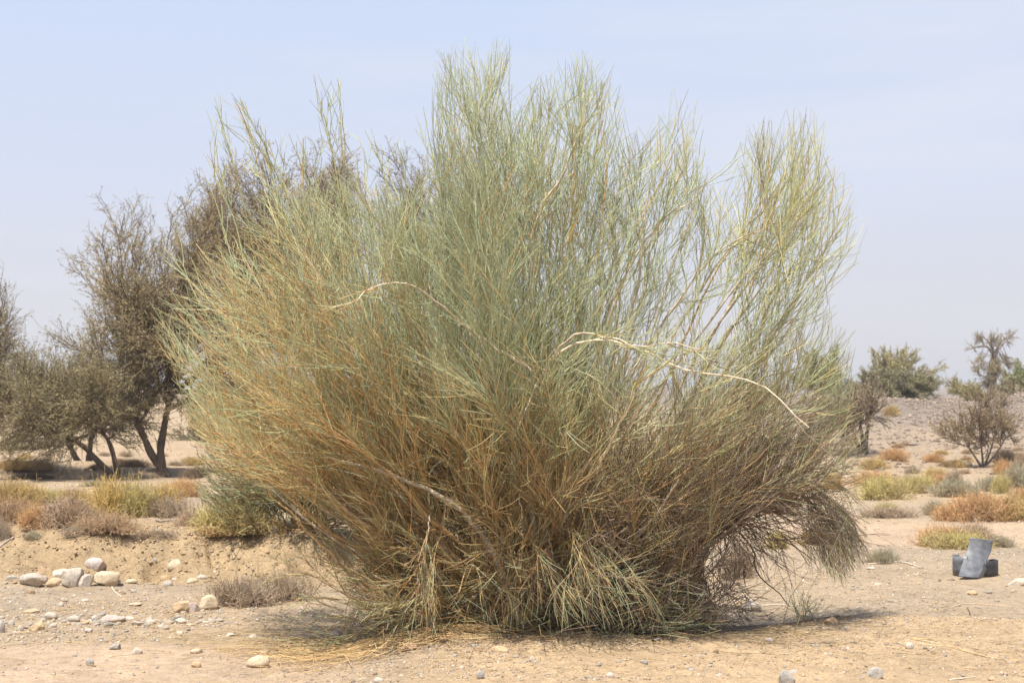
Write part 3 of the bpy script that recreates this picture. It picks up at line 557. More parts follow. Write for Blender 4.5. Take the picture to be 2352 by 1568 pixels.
# ------------------------------------------------------------------ low shrubs
def shrub_template(name, c1, c2, n=420, stiff=.5, th=.004):
    """unit cushion: radius 1, height 1; c1 outer colour, c2 old inner wood"""
    c1, c2 = np.array(c1), np.array(c2)
    th_ = RNG.uniform(0, 2 * math.pi, n); z = RNG.uniform(.12, 1.0, n) ** .8
    d = norm(np.stack((np.cos(th_) * np.sqrt(1 - z * z) * 1.0, np.sin(th_) * np.sqrt(1 - z * z), z), 1))
    lump = .72 + .28 * np.sin(th_ * 3 + z * 5 + RNG.uniform(0, 6)) * RNG.uniform(.4, 1, n)
    P1 = grow(RNG.normal(size=(n, 3)) * np.array((.34, .3, .01)), norm(d + RNG.normal(size=(n, 3)) * .3), .62 * lump * RNG.uniform(.7, 1.15, n), 5, np.array((0, 0, 1.)), .15, .14)
    parts = [tubes(P1, np.linspace(th * 1.7, th, 5)[None] * np.ones((n, 1)), np.linspace(0, 1, 5)[None, :, None] * (c1 - c2) * .6 + c2)]
    p, tn, _, s = sprout(P1, 6, .35, 1.0); out = norm(p)
    P2 = grow(p, deflect(tn, RNG.uniform(.4, 1.4, len(p))), RNG.uniform(.14, .38, len(p)), 3, out, .35, .2)
    cc = (c1 * RNG.uniform(.65, 1.3, (len(p), 1)) + (c2 - c1) * (RNG.random((len(p), 1)) < .15)).clip(0, 1)
    ph = RNG.uniform(0, 6, 3); pa = np.clip(.35 + .9 * np.sin(2.6 * p[:, :1] + ph[0]) * np.sin(2.9 * p[:, 1:2] + ph[1]) - .5 * (p[:, 2:] - .4), 0, .9); cc = cc * (1 - pa) + np.array((.50, .36, .22)) * RNG.uniform(.7, 1.2, (len(p), 1)) * pa
    parts.append(tubes(P2, np.linspace(th, th * .6, 3)[None] * np.ones((len(p), 1)), cc))
    p, tn, _, s = sprout(P2, 1, .2, 1.0)
    P3 = grow(p, deflect(tn, RNG.uniform(.4, 1.4, len(p))), RNG.uniform(.1, .26, len(p)), 2, None, 0, .2)
    parts.append(tubes(P3, np.linspace(th * .8, th * .5, 2)[None] * np.ones((len(p), 1)), c1 * RNG.uniform(.75, 1.35, (len(p), 1))))
    V, Q, C = merge(parts); V[:, 2] = np.maximum(V[:, 2], -.02)
    me = make_mesh(name, V, Q, col=C); me.materials.append(M_STRAW); return me
PAL = {'yellow': ((.82, .61, .23), (.45, .29, .12)), 'yellowgreen': ((.74, .64, .28), (.45, .33, .14)), 'orange': ((.80, .51, .25), (.5, .27, .12)), 'brown': ((.62, .44, .27), (.34, .23, .15)),
       'pinkbrown': ((.70, .53, .37), (.4, .28, .2)), 'lilac': ((.62, .50, .37), (.3, .22, .17)), 'greygreen': ((.52, .48, .33), (.28, .23, .17)), 'ochre': ((.70, .52, .22), (.44, .29, .13)), 'dark': ((.25, .19, .13), (.16, .12, .09))}
TPL = {k: [shrub_template('cushion', *v, n=270, th=.0066) for _ in range(2 if k in ('orange', 'yellowgreen') else 1)] for k, v in PAL.items()}
def shrub(u0, u1, vt, vb, kind, label, grp=None, deep=1.0):
    g = hit((u0 + u1) / 2, vb); px = g[1] / F; wd = (u1 - u0) * px; ht = (vb - vt) * px
    g = g.copy(); g[1] += .3 * wd * deep * .5; g[2] = float(height(g[0], g[1]))
    o = link('desert_shrub', random.choice(TPL[kind]), label=label, cat='shrub', group=grp)
    o.location = (g[0], g[1], g[2] - .01); o.scale = (wd * .80, wd * .6 * deep, ht * 1.7); o.rotation_euler = (0, 0, random.uniform(0, 6.28) if abs(wd - ht) < .3 * wd else random.choice((0, math.pi)) + random.uniform(-.25, .25))
    return o
GL, GR = 'dry low shrubs on the left flat', 'dry low shrubs in the right wash'
for a in [(207, 300, 1100, 1187, 'yellow', 'bright yellow twiggy shrub, tallest of the low shrubs on the left', GL), (278, 350, 1112, 1188, 'yellowgreen', 'yellow-green twiggy shrub with brown base, right of the bright yellow tallest one', GL),
          (335, 413, 1112, 1168, 'yellow', 'yellow shrub behind the grey-lilac cushion', GL), (343, 415, 1143, 1188, 'lilac', 'grey-lilac leafless cushion in front of the yellow shrubs', GL), (391, 452, 1099, 1140, 'orange', 'rusty orange shrub right below the dark forked acacia trunk', GL),
          (-25, 60, 1105, 1165, 'ochre', 'large ochre shrub at the left edge', GL), (30, 90, 1112, 1160, 'yellow', 'yellow-ochre shrub next to the one at the left edge', GL), (-30, 62, 1150, 1203, 'brown', 'brown shrub at the left edge above the bank', GL), (10, 66, 1145, 1190, 'orange', 'dull orange shrub half inside the brown shrub at the left edge', GL),
          (53, 106, 1168, 1214, 'orange', 'vivid orange shrub standing on the brink of the bank', GL), (97, 190, 1145, 1212, 'pinkbrown', 'pinkish brown spiny shrub right of the vivid orange one', GL), (150, 222, 1160, 1212, 'brown', 'brown twiggy shrub between the pinkish spiny one and the yellow ones', GL),
          (88, 150, 1125, 1158, 'yellowgreen', 'yellow-green shrub behind the pinkish spiny one', GL), (140, 200, 1122, 1160, 'ochre', 'ochre shrub behind the brown twiggy one', GL), (185, 292, 1186, 1227, 'brown', 'low wide brown shrub on the brink below the yellow ones', GL),
          (152, 194, 1207, 1230, 'lilac', 'small grey cushion beside the flat grey boulder on the bank', GL), (325, 387, 1212, 1231, 'lilac', 'thin grey sprawling shrublet on the bank top', GL), (469, 588, 1172, 1238, 'yellowgreen', 'bright yellow-green shrub with orange foot touching the huge shrub', GL),
          (470, 540, 1205, 1236, 'orange', 'orange foot growth under the bright yellow-green shrub', GL), (560, 640, 1196, 1228, 'ochre', 'ochre tuft behind the upright grey boulder', GL), (409, 470, 1174, 1208, 'pinkbrown', 'faded brown shrub left of the bright yellow-green one', GL), (60, 95, 1224, 1239, 'greygreen', 'tiny grey-green shrublet on the bank', GL),
          (-14, 16, 1200, 1243, 'lilac', 'leafless grey shrub cut by the left edge at the bank', GL), (495, 600, 1328, 1394, 'lilac', 'dead grey-lilac cushion right of the three grouped stones', GL), (585, 684, 1316, 1378, 'lilac', 'dead grey-lilac cushion nearest the huge shrub in the gully', GL),
          (37, 108, 1087, 1099, 'dark', 'dark flat shrub row in the wash behind the left shrubs', GL), (187, 227, 1084, 1102, 'lilac', 'greyish shrub at the foot of the two slanting dark stems', GL), (189, 229, 1102, 1117, 'greygreen', 'dull green shrublet behind the bright yellow shrub', GL),
          (305, 350, 1084, 1099, 'lilac', 'grey shrublet between the two dark trunks', GL), (0, 60, 1062, 1086, 'ochre', 'ochre shrub under the acacia at the left edge', GL), (50, 110, 1060, 1083, 'brown', 'brown shrub under the low spreading acacia', GL), (430, 480, 1075, 1098, 'dark', 'dark shrub behind the rusty orange one', GL),
          (420, 465, 1050, 1070, 'ochre', 'ochre shrub far back left of the huge shrub', GL), (280, 330, 1055, 1072, 'brown', 'brown shrub far back between the dark trunks', GL),
          (1992, 2072, 1094, 1147, 'yellowgreen', 'round lemon-green shrub nearest the huge shrub in the right wash', GR), (2074, 2136, 1092, 1132, 'yellowgreen', 'smaller lemon-green shrub beside the round one', GR), (1975, 2045, 1084, 1116, 'orange', 'orange shrub behind the round lemon-green one', GR),
          (2130, 2173, 1075, 1101, 'yellow', 'small bright yellow shrub at the foot of the stony rise', GR), (2140, 2180, 1089, 1114, 'orange', 'small faded orange shrub below the bright yellow one', GR), (2163, 2243, 1103, 1141, 'greygreen', 'dense blue-grey shrub with tiny leaves', GR),
          (2172, 2212, 1080, 1114, 'lilac', 'grey-brown dead shrub behind the dense blue-grey one', GR), (2161, 2240, 1155, 1195, 'orange', 'left lobe of the long orange thicket beside the track', GR), (2205, 2300, 1132, 1196, 'orange', 'tallest middle lobe of the long orange thicket beside the track', GR), (2280, 2375, 1140, 1195, 'ochre', 'right lobe of the long orange thicket, cut by the right edge', GR),
          (2132, 2172, 1151, 1182, 'greygreen', 'grey-green spiky shrublet left of the orange thicket', GR), (2022, 2056, 1153, 1184, 'yellowgreen', 'small pale green tuft on the far side of the track', GR), (2000, 2085, 1163, 1188, 'lilac', 'sparse grey shrublet around the pale green tuft', GR),
          (2126, 2215, 1208, 1256, 'orange', 'faded orange shrub behind the grey metal scrap, left part', GR), (2200, 2272, 1206, 1254, 'pinkbrown', 'pinkish dry shrub directly behind the grey metal scrap', GR), (2150, 2245, 1220, 1260, 'yellowgreen', 'yellow-green shrub growing through the faded orange one by the scrap', GR),
          (2276, 2324, 1230, 1256, 'greygreen', 'spiny grey-green shrublet right of the metal scrap', GR), (2252, 2290, 1095, 1128, 'greygreen', 'grey-green shrub behind the right end of the orange thicket', GR), (2284, 2322, 1090, 1134, 'yellowgreen', 'yellow-green shrub behind the orange thicket at right', GR), (2318, 2372, 1070, 1122, 'greygreen', 'large grey-green shrub at the right edge', GR),
          (2285, 2328, 1057, 1090, 'orange', 'orange shrub right of the vase-shaped thorn tree', GR), (2292, 2334, 1036, 1064, 'dark', 'dark shrub right of the vase-shaped thorn tree stems', GR), (2334, 2372, 1040, 1072, 'pinkbrown', 'pink-brown shrub at the right edge below the rise', GR), (2033, 2078, 1032, 1060, 'orange', 'orange tuft on the slope right of the twin-trunk thorn tree', GR),
          (2130, 2161, 1042, 1062, 'orange', 'round orange tuft in the middle of the stony slope', GR), (2178, 2216, 1056, 1074, 'ochre', 'ochre tuft left of the vase-shaped thorn tree', GR), (2036, 2062, 933, 956, 'ochre', 'lone ochre tuft high on the stony rise', GR), (1986, 2032, 1055, 1080, 'ochre', 'dull ochre shrublet at the foot of the slope', GR),
          (2084, 2110, 1073, 1089, 'lilac', 'grey shrublet low on the stony slope', GR), (2050, 2070, 1098, 1112, 'dark', 'small dark shrublet between the lemon-green shrubs', GR), (2000, 2054, 1262, 1293, 'greygreen', 'flat thorny shrublet near the pale stick on the right', GR), (1663, 1733, 1256, 1328, 'lilac', 'grey dry shrublet under the right side of the huge shrub', GR),
          (1766, 1808, 1218, 1260, 'yellowgreen', 'yellow-green tuft seen under the overhanging branches', GR), (1660, 1745, 1110, 1172, 'ochre', 'ochre shrub seen through the huge shrub on its right', GR), (1735, 1830, 1105, 1178, 'orange', 'orange shrub seen beneath the dead branches on the right', GR), (1885, 1935, 1085, 1125, 'ochre', 'yellow-ochre shrub glimpsed behind the hanging tuft', GR), (1850, 1920, 1215, 1250, 'ochre', 'ochre shrub right behind the hanging tuft', GR),
          (2335, 2380, 1120, 1150, 'orange', 'orange shrub at the right edge above the thicket', GR)]:
    shrub(*a)
for k in range(34):
    left = k < 14
    u, v = (random.uniform(20, 440), random.uniform(1045, 1098)) if left else (random.uniform(1960, 2352), random.uniform(1010, 1130))
    s_ = random.uniform(7, 15) * (v - 900) / 180
    shrub(u - s_, u + s_, v - s_ * .9, v, random.choice(('ochre', 'lilac', 'brown', 'pinkbrown')), 'small faded tuft scattered on the flat under the acacias' if left else 'small faded tuft scattered over the right wash and slope', 'small faded tufts on the left flat' if left else 'small faded tufts in the right wash')
# little upright herb by the gravel on the right
g = hit(1845, 1418)
hb = empty('herb', tuple(g), label='sparse little upright green herb among gravel, right of the huge shrub', cat='herb')
P = grow(np.repeat(g[None], 26, 0) + RNG.normal(size=(26, 3)) * np.array((.03, .03, 0)), norm(RNG.normal(size=(26, 3)) * np.array((.55, .4, .1)) + np.array((0, 0, .9))), RNG.uniform(.1, .2, 26), 6, None, 0, .08)
p, tn, _, s = sprout(P, 8, .2, 1.); P2 = grow(p, deflect(tn, RNG.uniform(.4, .9, len(p))), RNG.uniform(.015, .05, len(p)), 3, None, 0, .1)
V, Q, C = tubes(P, np.full((26, 6), .0012), np.array((.36, .33, .17)) * np.ones((26, 3))); link('stem', make_mesh('stem', V - g, Q, col=C), M_TWIG, hb, kind='stuff')
V, Q, C = tubes(P2, np.full((len(P2), 3), .0011), np.array((.38, .38, .19)) * np.ones((len(P2), 3))); link('leaves', make_mesh('leaves', V - g, Q, col=C), M_TWIG, hb, kind='stuff')

# ------------------------------------------------------------------ stones
def ico(sub):
    import bmesh
    bm = bmesh.new(); bmesh.ops.create_icosphere(bm, subdivisions=sub, radius=1)
    V = np.array([v.co[:] for v in bm.verts]); T = np.array([[v.index for v in f_.verts] for f_ in bm.faces]); bm.free(); return V, T
ICO1, ICO2, ICO4 = ico(1), ico(2), ico(4)
OCT = (np.array([(1, 0, 0), (-1, 0, 0), (0, 1, 0), (0, -1, 0), (0, 0, 1.), (0, 0, -1)]), np.array([(0, 2, 4), (2, 1, 4), (1, 3, 4), (3, 0, 4), (2, 0, 5), (1, 2, 5), (3, 1, 5), (0, 3, 5)]))
def rock_shape(base, angular, seed):
    V, T = base; r = np.random.default_rng(seed); V = V.copy()
    k = r.normal(size=(5, 3)) * 1.3; ph = r.uniform(0, 6, 5)
    V = V * (1 + .07 * np.sin(V @ k.T + ph).sum(1)[:, None] * .9)
    for _ in range(int(6 + 9 * angular)):
        n = norm(r.normal(size=3)); d0 = r.uniform(.5, .88) if angular > .3 else r.uniform(.72, .98)
        e = V @ n - d0; V = V - np.maximum(e, 0)[:, None] * n * (.985 if angular > .3 else .85)
    if len(V) > 600:
        q_ = V * 3.1; V = V * (1 + .018 * np.sin(q_[:, :1] * 3 + 2 * np.sin(q_[:, 1:2] * 2)) + .012 * np.sin(q_[:, 2:] * 7 + 3 * q_[:, :1]))
    return V, T
STONE = {'white': (.53, .47, .395), 'cream': (.56, .455, .32), 'lilac': (.52, .44, .40), 'grey': (.40, .37, .33), 'blue': (.37, .355, .325), 'tan': (.52, .38, .23), 'brown': (.36, .24, .15), 'dark': (.20, .165, .14), 'orange': (.54, .38, .23)}
def stone_mat(name, amt=.22):
    m = D.materials.new(name); m.use_nodes = True; t = m.node_tree; b = t.nodes['Principled BSDF']; b.inputs['Roughness'].default_value = .88; b.inputs['Specular IOR Level'].default_value = .25
    at = t.nodes.new('ShaderNodeAttribute'); at.attribute_name = 'Col'; tc = t.nodes.new('ShaderNodeTexCoord')
    def N(s, d, r=.6):
        n = t.nodes.new('ShaderNodeTexNoise'); n.inputs['Scale'].default_value = s; n.inputs['Detail'].default_value = d; n.inputs['Roughness'].default_value = r; t.links.new(tc.outputs['Object'], n.inputs['Vector']); return n.outputs[0]
    def MR(s, a, b_, c_, d_):
        r = t.nodes.new('ShaderNodeMapRange'); t.links.new(s, r.inputs[0])
        for k, v in zip(('From Min', 'From Max', 'To Min', 'To Max'), (a, b_, c_, d_)): r.inputs[k].default_value = v
        return r.outputs[0]
    a_, b2_ = MR(N(14, 6, .7), .3, .7, 1 - amt, 1 + amt), MR(N(120, 3), .3, .7, .85, 1.12)
    # lighter mineral veins
    wv = t.nodes.new('ShaderNodeTexWave'); wv.inputs['Scale'].default_value = 9; wv.inputs['Distortion'].default_value = 14; wv.inputs['Detail'].default_value = 4; t.links.new(tc.outputs['Object'], wv.inputs['Vector'])
    c_ = MR(wv.outputs[1], 0, .06, .72, 1.)
    m1 = t.nodes.new('ShaderNodeMath'); m1.operation = 'MULTIPLY'; t.links.new(a_, m1.inputs[0]); t.links.new(b2_, m1.inputs[1])
    m2 = t.nodes.new('ShaderNodeMath'); m2.operation = 'MULTIPLY'; t.links.new(m1.outputs[0], m2.inputs[0]); t.links.new(c_, m2.inputs[1])
    mx = t.nodes.new('ShaderNodeVectorMath'); mx.operation = 'SCALE'; t.links.new(at.outputs['Color'], mx.inputs[0]); t.links.new(m2.outputs[0], mx.inputs['Scale'])
    t.links.new(mx.outputs[0], b.inputs['Base Color'])
    du = t.nodes.new('ShaderNodeMix'); du.data_type = 'RGBA'; t.links.new(MR(N(9, 5, .65), .45, .62, 0, .75), du.inputs[0]); t.links.new(mx.outputs[0], du.inputs[6]); du.inputs[7].default_value = (.44, .33, .21, 1)
    t.links.new(du.outputs[2], b.inputs['Base Color'])
    bp = t.nodes.new('ShaderNodeBump'); bp.inputs['Strength'].default_value = .7; bp.inputs['Distance'].default_value = .012
    t.links.new(N(45, 7, .7), bp.inputs['Height']); t.links.new(bp.outputs[0], b.inputs['Normal'])
    return m
M_STONE = stone_mat('stone', .34)
_seed = [100]
def rock(u0, u1, vt, vb, kind, label, ang=.2, yaw=0., tilt=0., name='stone', deep=.75, sink=.26):
    _seed[0] += 1; g = hit((u0 + u1) / 2, vb); px = g[1] / F; wd, ht = (u1 - u0) * px, (vb - vt) * px
    if name == 'boulder': ang = max(ang, .5)
    V, T = rock_shape(ICO4 if wd > .05 else ICO2, ang, _seed[0])
    V = V / np.abs(V).max(0); V = V * np.array((wd / 2, wd / 2 * deep, ht / 2 * (1 + sink)))
    R_ = np.array(Euler((0, tilt, yaw)).to_matrix()); V = V @ R_.T; V[:, 0] *= wd / (V[:, 0].max() - V[:, 0].min()); V[:, 2] -= V[:, 2].min()
    col = np.array(STONE[kind]) * RNG.uniform(.92, 1.08); C = np.ones((len(V), 3)) * col
    dust = sst(.25, .0, V[:, 2] / V[:, 2].max())[:, None] if False else 0
    o = link(name, make_mesh(name, V, tris=T, col=C, smooth=ang < .5 or True), M_STONE, label=label, cat='stone' if name == 'stone' else name)
    y = g[1] + wd / 2 * deep * .6; o.location = (g[0], y, min(g[2], float(height(g[0], y))) - ht * sink)
    return o
rocks = [(38, 104, 1311, 1345, 'white', 'cream-white angular boulder, leftmost big one in the row under the bank', .7, 'boulder'), (58, 118, 1295, 1322, 'brown', 'long grey-brown boulder lying behind the cream-white angular one', .3, 'boulder'), (5, 42, 1319, 1332, 'grey', 'flat grey slab at the left end of the boulder row', .4),
 (115, 165, 1306, 1332, 'white', 'pale lilac-white boulder in the back of the row, left of the largest', .3, 'boulder'), (103, 146, 1326, 1346, 'tan', 'tan-brown stone wedged between the white boulders', .3), (142, 192, 1300, 1348, 'white', 'largest pale lumpy boulder in the middle of the row', .25, 'boulder'), (180, 214, 1315, 1348, 'white', 'pale rounded boulder leaning on the right of the largest one', .2, 'boulder'),
 (195, 250, 1279, 1313, 'lilac', 'smooth grey-lilac boulder, highest in the row, against the bank', .15, 'boulder'), (210, 275, 1310, 1345, 'cream', 'broad cream domed boulder at the right end of the row', .15, 'boulder'), (255, 276, 1329, 1341, 'blue', 'small blue-grey stone in front of the broad cream boulder', .3),
 (285, 316, 1329, 1339, 'cream', 'thin flat cream stone right of the boulder row', .1), (381, 418, 1284, 1308, 'cream', 'oval cream stone tilted on the slope of the bank', .1), (347, 361, 1277, 1291, 'grey', 'small round grey stone in the bank left of the tilted oval', .3), (366, 390, 1320, 1332, 'tan', 'rounded tan cobble at the foot of the bank', .1),
 (371, 397, 1332, 1346, 'grey', 'pale grey cobble below the rounded tan cobble', .2), (429, 455, 1325, 1339, 'cream', 'whitish oval cobble, left of the two pale ones at the bank foot', .1), (453, 476, 1319, 1330, 'white', 'white oval cobble, right of the two pale ones at the bank foot', .1), (392, 412, 1326, 1334, 'lilac', 'lilac-brown pebble between the tan and whitish cobbles', .2),
 (484, 501, 1310, 1318, 'white', 'pale pebble on the slope above the dead lilac cushion', .2), (391, 434, 1373, 1406, 'orange', 'ochre wedge-shaped stone, left of the three grouped in the gully', .8), (426, 456, 1383, 1406, 'lilac', 'grey-lilac cobble, middle of the three grouped in the gully', .4), (451, 498, 1363, 1401, 'cream', 'cream cracked round boulder, right of the three grouped in the gully', .35, 'boulder'),
 (439, 462, 1189, 1203, 'cream', 'round cream stone on the bank top left of the yellow-green shrub', .1), (612, 640, 1203, 1229, 'grey', 'upright grey-white boulder at the left foot of the huge shrub', .5, 'boulder'), (190, 222, 1207, 1226, 'grey', 'flat grey boulder half hidden by brown shrubs on the bank top', .5), (226, 285, 1413, 1430, 'lilac', 'long smooth lilac-grey cobble in the pebble band', .1),
 (67, 102, 1424, 1447, 'tan', 'tan wedge stone with a brown shaded side in the pebble band', .8), (97, 129, 1404, 1422, 'white', 'white oval cobble at the top of the pebble band', .2), (154, 182, 1413, 1427, 'white', 'white cobble left of the long lilac-grey one', .3), (39, 54, 1432, 1450, 'white', 'upright pale pebble near the left edge of the pebble band', .4),
 (-6, 12, 1422, 1452, 'grey', 'grey-green stone cut by the left edge', .4), (113, 129, 1429, 1441, 'white', 'pale rounded pebble below the white oval cobble', .1), (48, 88, 1399, 1409, 'orange', 'flat ochre stone sunk in sand above the pebble band', .1), (208, 226, 1413, 1425, 'white', 'round pale pebble touching the left end of the long lilac-grey cobble', .1),
 (312, 332, 1415, 1427, 'brown', 'dark brown angular pebble right of the long lilac-grey cobble', .8), (186, 206, 1423, 1433, 'orange', 'orange flat pebble in the pebble band', .5), (191, 211, 1442, 1452, 'lilac', 'lilac flat pebble below the pebble band', .2), (284, 308, 1414, 1425, 'white', 'pale oval pebble right behind the long lilac-grey cobble', .2), (236, 258, 1428, 1440, 'grey', 'flat pale grey pebble under the long lilac-grey cobble', .5),
 (300, 330, 1426, 1436, 'white', 'pale split pebble in the right part of the pebble band', .5), (335, 357, 1421, 1432, 'white', 'pale pebble at the start of the right cluster of the band', .2), (363, 376, 1434, 1443, 'white', 'small round white pebble below the right cluster', .1), (402, 428, 1418, 1431, 'white', 'white pebble crowning the right cluster of the band', .3),
 (425, 450, 1431, 1437, 'cream', 'thin cream pebble below the right cluster of the band', .1), (463, 482, 1424, 1431, 'cream', 'flat oval pebble beyond the right cluster of the band', .1), (251, 277, 1478, 1492, 'blue', 'blue-grey angular stone on the edge of the smooth sand', .7), (302, 327, 1486, 1502, 'white', 'white angular stone on the edge of the smooth sand', .8), (195, 215, 1510, 1529, 'blue', 'blue-grey upright stone on the smooth sand at lower left', .8),
 (564, 620, 1506, 1533, 'cream', 'large cream half-buried cobble at the bottom, left of the straw heap', .1), (571, 591, 1456, 1468, 'white', 'smooth whitish cobble above the large half-buried one', .1), (755, 788, 1447, 1468, 'lilac', 'grey-buff oval cobble at the left foot of the huge shrub', .2), (624, 638, 1494, 1506, 'lilac', 'rounded pinkish pebble above the large half-buried cobble', .2),
 (590, 622, 1493, 1502, 'grey', 'dark grey flat pebbles just above the large half-buried cobble', .5), (434, 462, 1489, 1500, 'cream', 'flat cream stone left of the large half-buried cobble', .2), (515, 540, 1453, 1463, 'white', 'pale angular pebble left of the smooth whitish cobble', .5), (403, 420, 1446, 1456, 'white', 'white pebble in open sand below the band', .4), (437, 460, 1518, 1534, 'tan', 'tan flat stone sunk in sand left of the large half-buried cobble', .4),
 (137, 156, 1371, 1382, 'grey', 'grey wedge pebble in the gravel below the boulder row', .8), (58, 80, 1352, 1363, 'brown', 'hollow purplish-brown stone below the angular boulder', .6), (133, 146, 1381, 1392, 'white', 'white pebble right below the grey wedge pebble', .3), (276, 290, 1372, 1381, 'tan', 'yellow-tan pebble below the white curved stick', .5), (293, 325, 1383, 1390, 'cream', 'thin pale flat stone in the gravel', .1), (186, 203, 1373, 1380, 'lilac', 'little pinkish flat pebble in the gravel', .4), (300, 314, 1352, 1361, 'grey', 'pale grey square pebble right of the white curved stick', .6),
 (1892, 1926, 1413, 1434, 'brown', 'brown wedge-shaped stone on the crest of the sandy mound', .7), (1705, 1752, 1378, 1402, 'white', 'whitish boulder under the right edge of the huge shrub', .4, 'boulder'), (1688, 1715, 1376, 1393, 'tan', 'tan stone behind the whitish boulder', .3), (2080, 2101, 1474, 1491, 'white', 'smooth white pebble alone on the mound at right', .15), (2315, 2372, 1327, 1344, 'white', 'flat whitish stone cut by the right edge', .2, 'boulder'),
 (1786, 1825, 1536, 1572, 'grey', 'grey-brown speckled stone at the bottom edge', .4), (1811, 1836, 1536, 1550, 'grey', 'flat grey stone leaning behind the speckled one', .3), (1992, 2030, 1530, 1559, 'grey', 'grey-green oval stone near the bottom edge', .2), (1908, 1930, 1455, 1467, 'grey', 'small grey angular stone on the mound left of the white pebble', .7) if False else (1757, 1777, 1463, 1477, 'lilac', 'small grey angular stone alone on the left part of the mound', .7),
 (1638, 1652, 1487, 1500, 'brown', 'small brown cube-like stone on the mound', .9), (2224, 2248, 1355, 1366, 'orange', 'yellow-tan half-buried stone below the metal scrap', .3), (2270, 2290, 1552, 1563, 'orange', 'rosy-tan pebble near the lower right corner', .4), (1645, 1662, 1546, 1556, 'lilac', 'lilac pebble at the bottom right of centre', .4), (1684, 1700, 1366, 1376, 'orange', 'rust-orange pebble behind the whitish boulder', .6), (1580, 1597, 1532, 1540, 'blue', 'bluish flat pebble at the bottom centre', .3),
 (1126, 1168, 1483, 1497, 'tan', 'flat tan stone on the mound just in front of the huge shrub', .3), (1095, 1114, 1536, 1559, 'blue', 'upright blue-grey stone at the bottom centre', .8), (1392, 1411, 1543, 1556, 'white', 'pale pebble at the bottom between the blue-grey and speckled stones', .2), (1472, 1490, 1514, 1524, 'blue', 'bluish rounded pebble on the mound in the middle', .2), (1576, 1594, 1531, 1540, 'blue', 'slate pebble near the bottom, left of the lilac one', .4) if False else (1215, 1228, 1505, 1515, 'white', 'whitish pebble right below the flat tan stone', .5),
 (858, 882, 1555, 1568, 'white', 'pale stone at the bottom edge, left of centre', .2), (919, 960, 1475, 1494, 'brown', 'dusty brown stone at the left foot of the sandy mound', .3), (1078, 1093, 1477, 1485, 'blue', 'small bluish pebble left of the flat tan stone', .3), (2040, 2054, 1375, 1382, 'blue', 'small bluish pebble in gravel right of the herb', .3), (1978, 1992, 1398, 1405, 'brown', 'small red-brown pebble on the sandy crest', .5), (2176, 2196, 1328, 1334, 'dark', 'dark pebble in gravel below the metal scrap', .5),
 (1992, 2012, 1301, 1308, 'white', 'white pebble in gravel right of the hanging tuft', .4), (2008, 2026, 1338, 1344, 'white', 'white flat pebble left of the metal scrap', .2)]
for r_ in rocks:
    rock(*r_[:5], r_[5], r_[6], yaw=random.uniform(-.3, .3), tilt=random.uniform(-.08, .08) if 'tilted' not in r_[5] else -.45, name=r_[7] if len(r_) > 7 else 'stone')
# loose pebbles, the largest as things of their own
peb_mesh = {}
for kd, cl in STONE.items():
    peb_mesh[kd] = []
    for j in range(3):
        V, T = rock_shape(ICO2, .2 if j < 2 else .8, 900 + j + 7 * len(kd)); me = make_mesh('pebble', V, tris=T, col=np.ones((len(V), 3)) * cl); me.materials.append(M_STONE); peb_mesh[kd].append(me)
names = {'white': 'whitish', 'cream': 'cream', 'lilac': 'pinkish grey', 'grey': 'grey', 'blue': 'bluish grey', 'tan': 'tan', 'brown': 'brown', 'orange': 'orange-tan', 'dark': 'dark'}
zones = [(125, (0, 520, 1405, 1450), 'small {} pebble in the pebble band at lower left', (9, 19), 'pebbles in the pebble band at lower left', ['white'] * 5 + ['cream', 'lilac', 'grey', 'grey', 'blue', 'tan']),
         (45, (0, 780, 1450, 1560), 'small {} pebble on the sand at lower left', (6, 14), 'pebbles on the sand at lower left', ['white', 'white', 'grey', 'blue', 'cream', 'lilac', 'tan']),
         (40, (0, 700, 1340, 1400), 'small {} pebble in the gravel below the bank', (6, 12), 'pebbles in the gravel below the bank', ['grey', 'grey', 'white', 'tan', 'brown', 'lilac', 'blue']),
         (25, (250, 700, 1210, 1335), 'small {} pebble on the slope of the bank', (6, 12), 'pebbles on the slope of the bank', ['white', 'cream', 'grey', 'tan', 'white']),
         (50, (1700, 2352, 1300, 1410), 'small {} pebble in the gravel at right', (6, 13), 'pebbles in the gravel at right', ['grey', 'white', 'tan', 'brown', 'blue', 'orange', 'cream']),
         (60, (880, 2352, 1470, 1566), 'small {} pebble on the sandy mound', (6, 15), 'pebbles on the sandy mound', ['grey', 'white', 'tan', 'brown', 'blue', 'lilac'])]
for n_, (u0, u1, v0, v1), lab, (s0, s1), grp, kinds in zones:
    for k in range(n_):
        u, v = random.uniform(u0, u1), random.uniform(v0, v1)
        if 'band' in grp: v = random.gauss(1426, 11)
        g = hit(u, v); s_ = random.uniform(s0, s1) * g[1] / F / 2 * (1 if random.random() < .8 else 1.3); kd = random.choice(kinds)
        o = link('pebble', random.choice(peb_mesh[kd]), label=lab.format(names[kd]), cat='pebble', group=grp + ', ' + names[kd])
        o.location = (g[0], g[1], float(height(g[0], g[1])) + s_ * .12); o.scale = (s_, s_ * random.uniform(.6, .95), s_ * random.uniform(.35, .7)); o.rotation_euler = (random.uniform(-.3, .3), random.uniform(-.3, .3), random.uniform(0, 6.28))
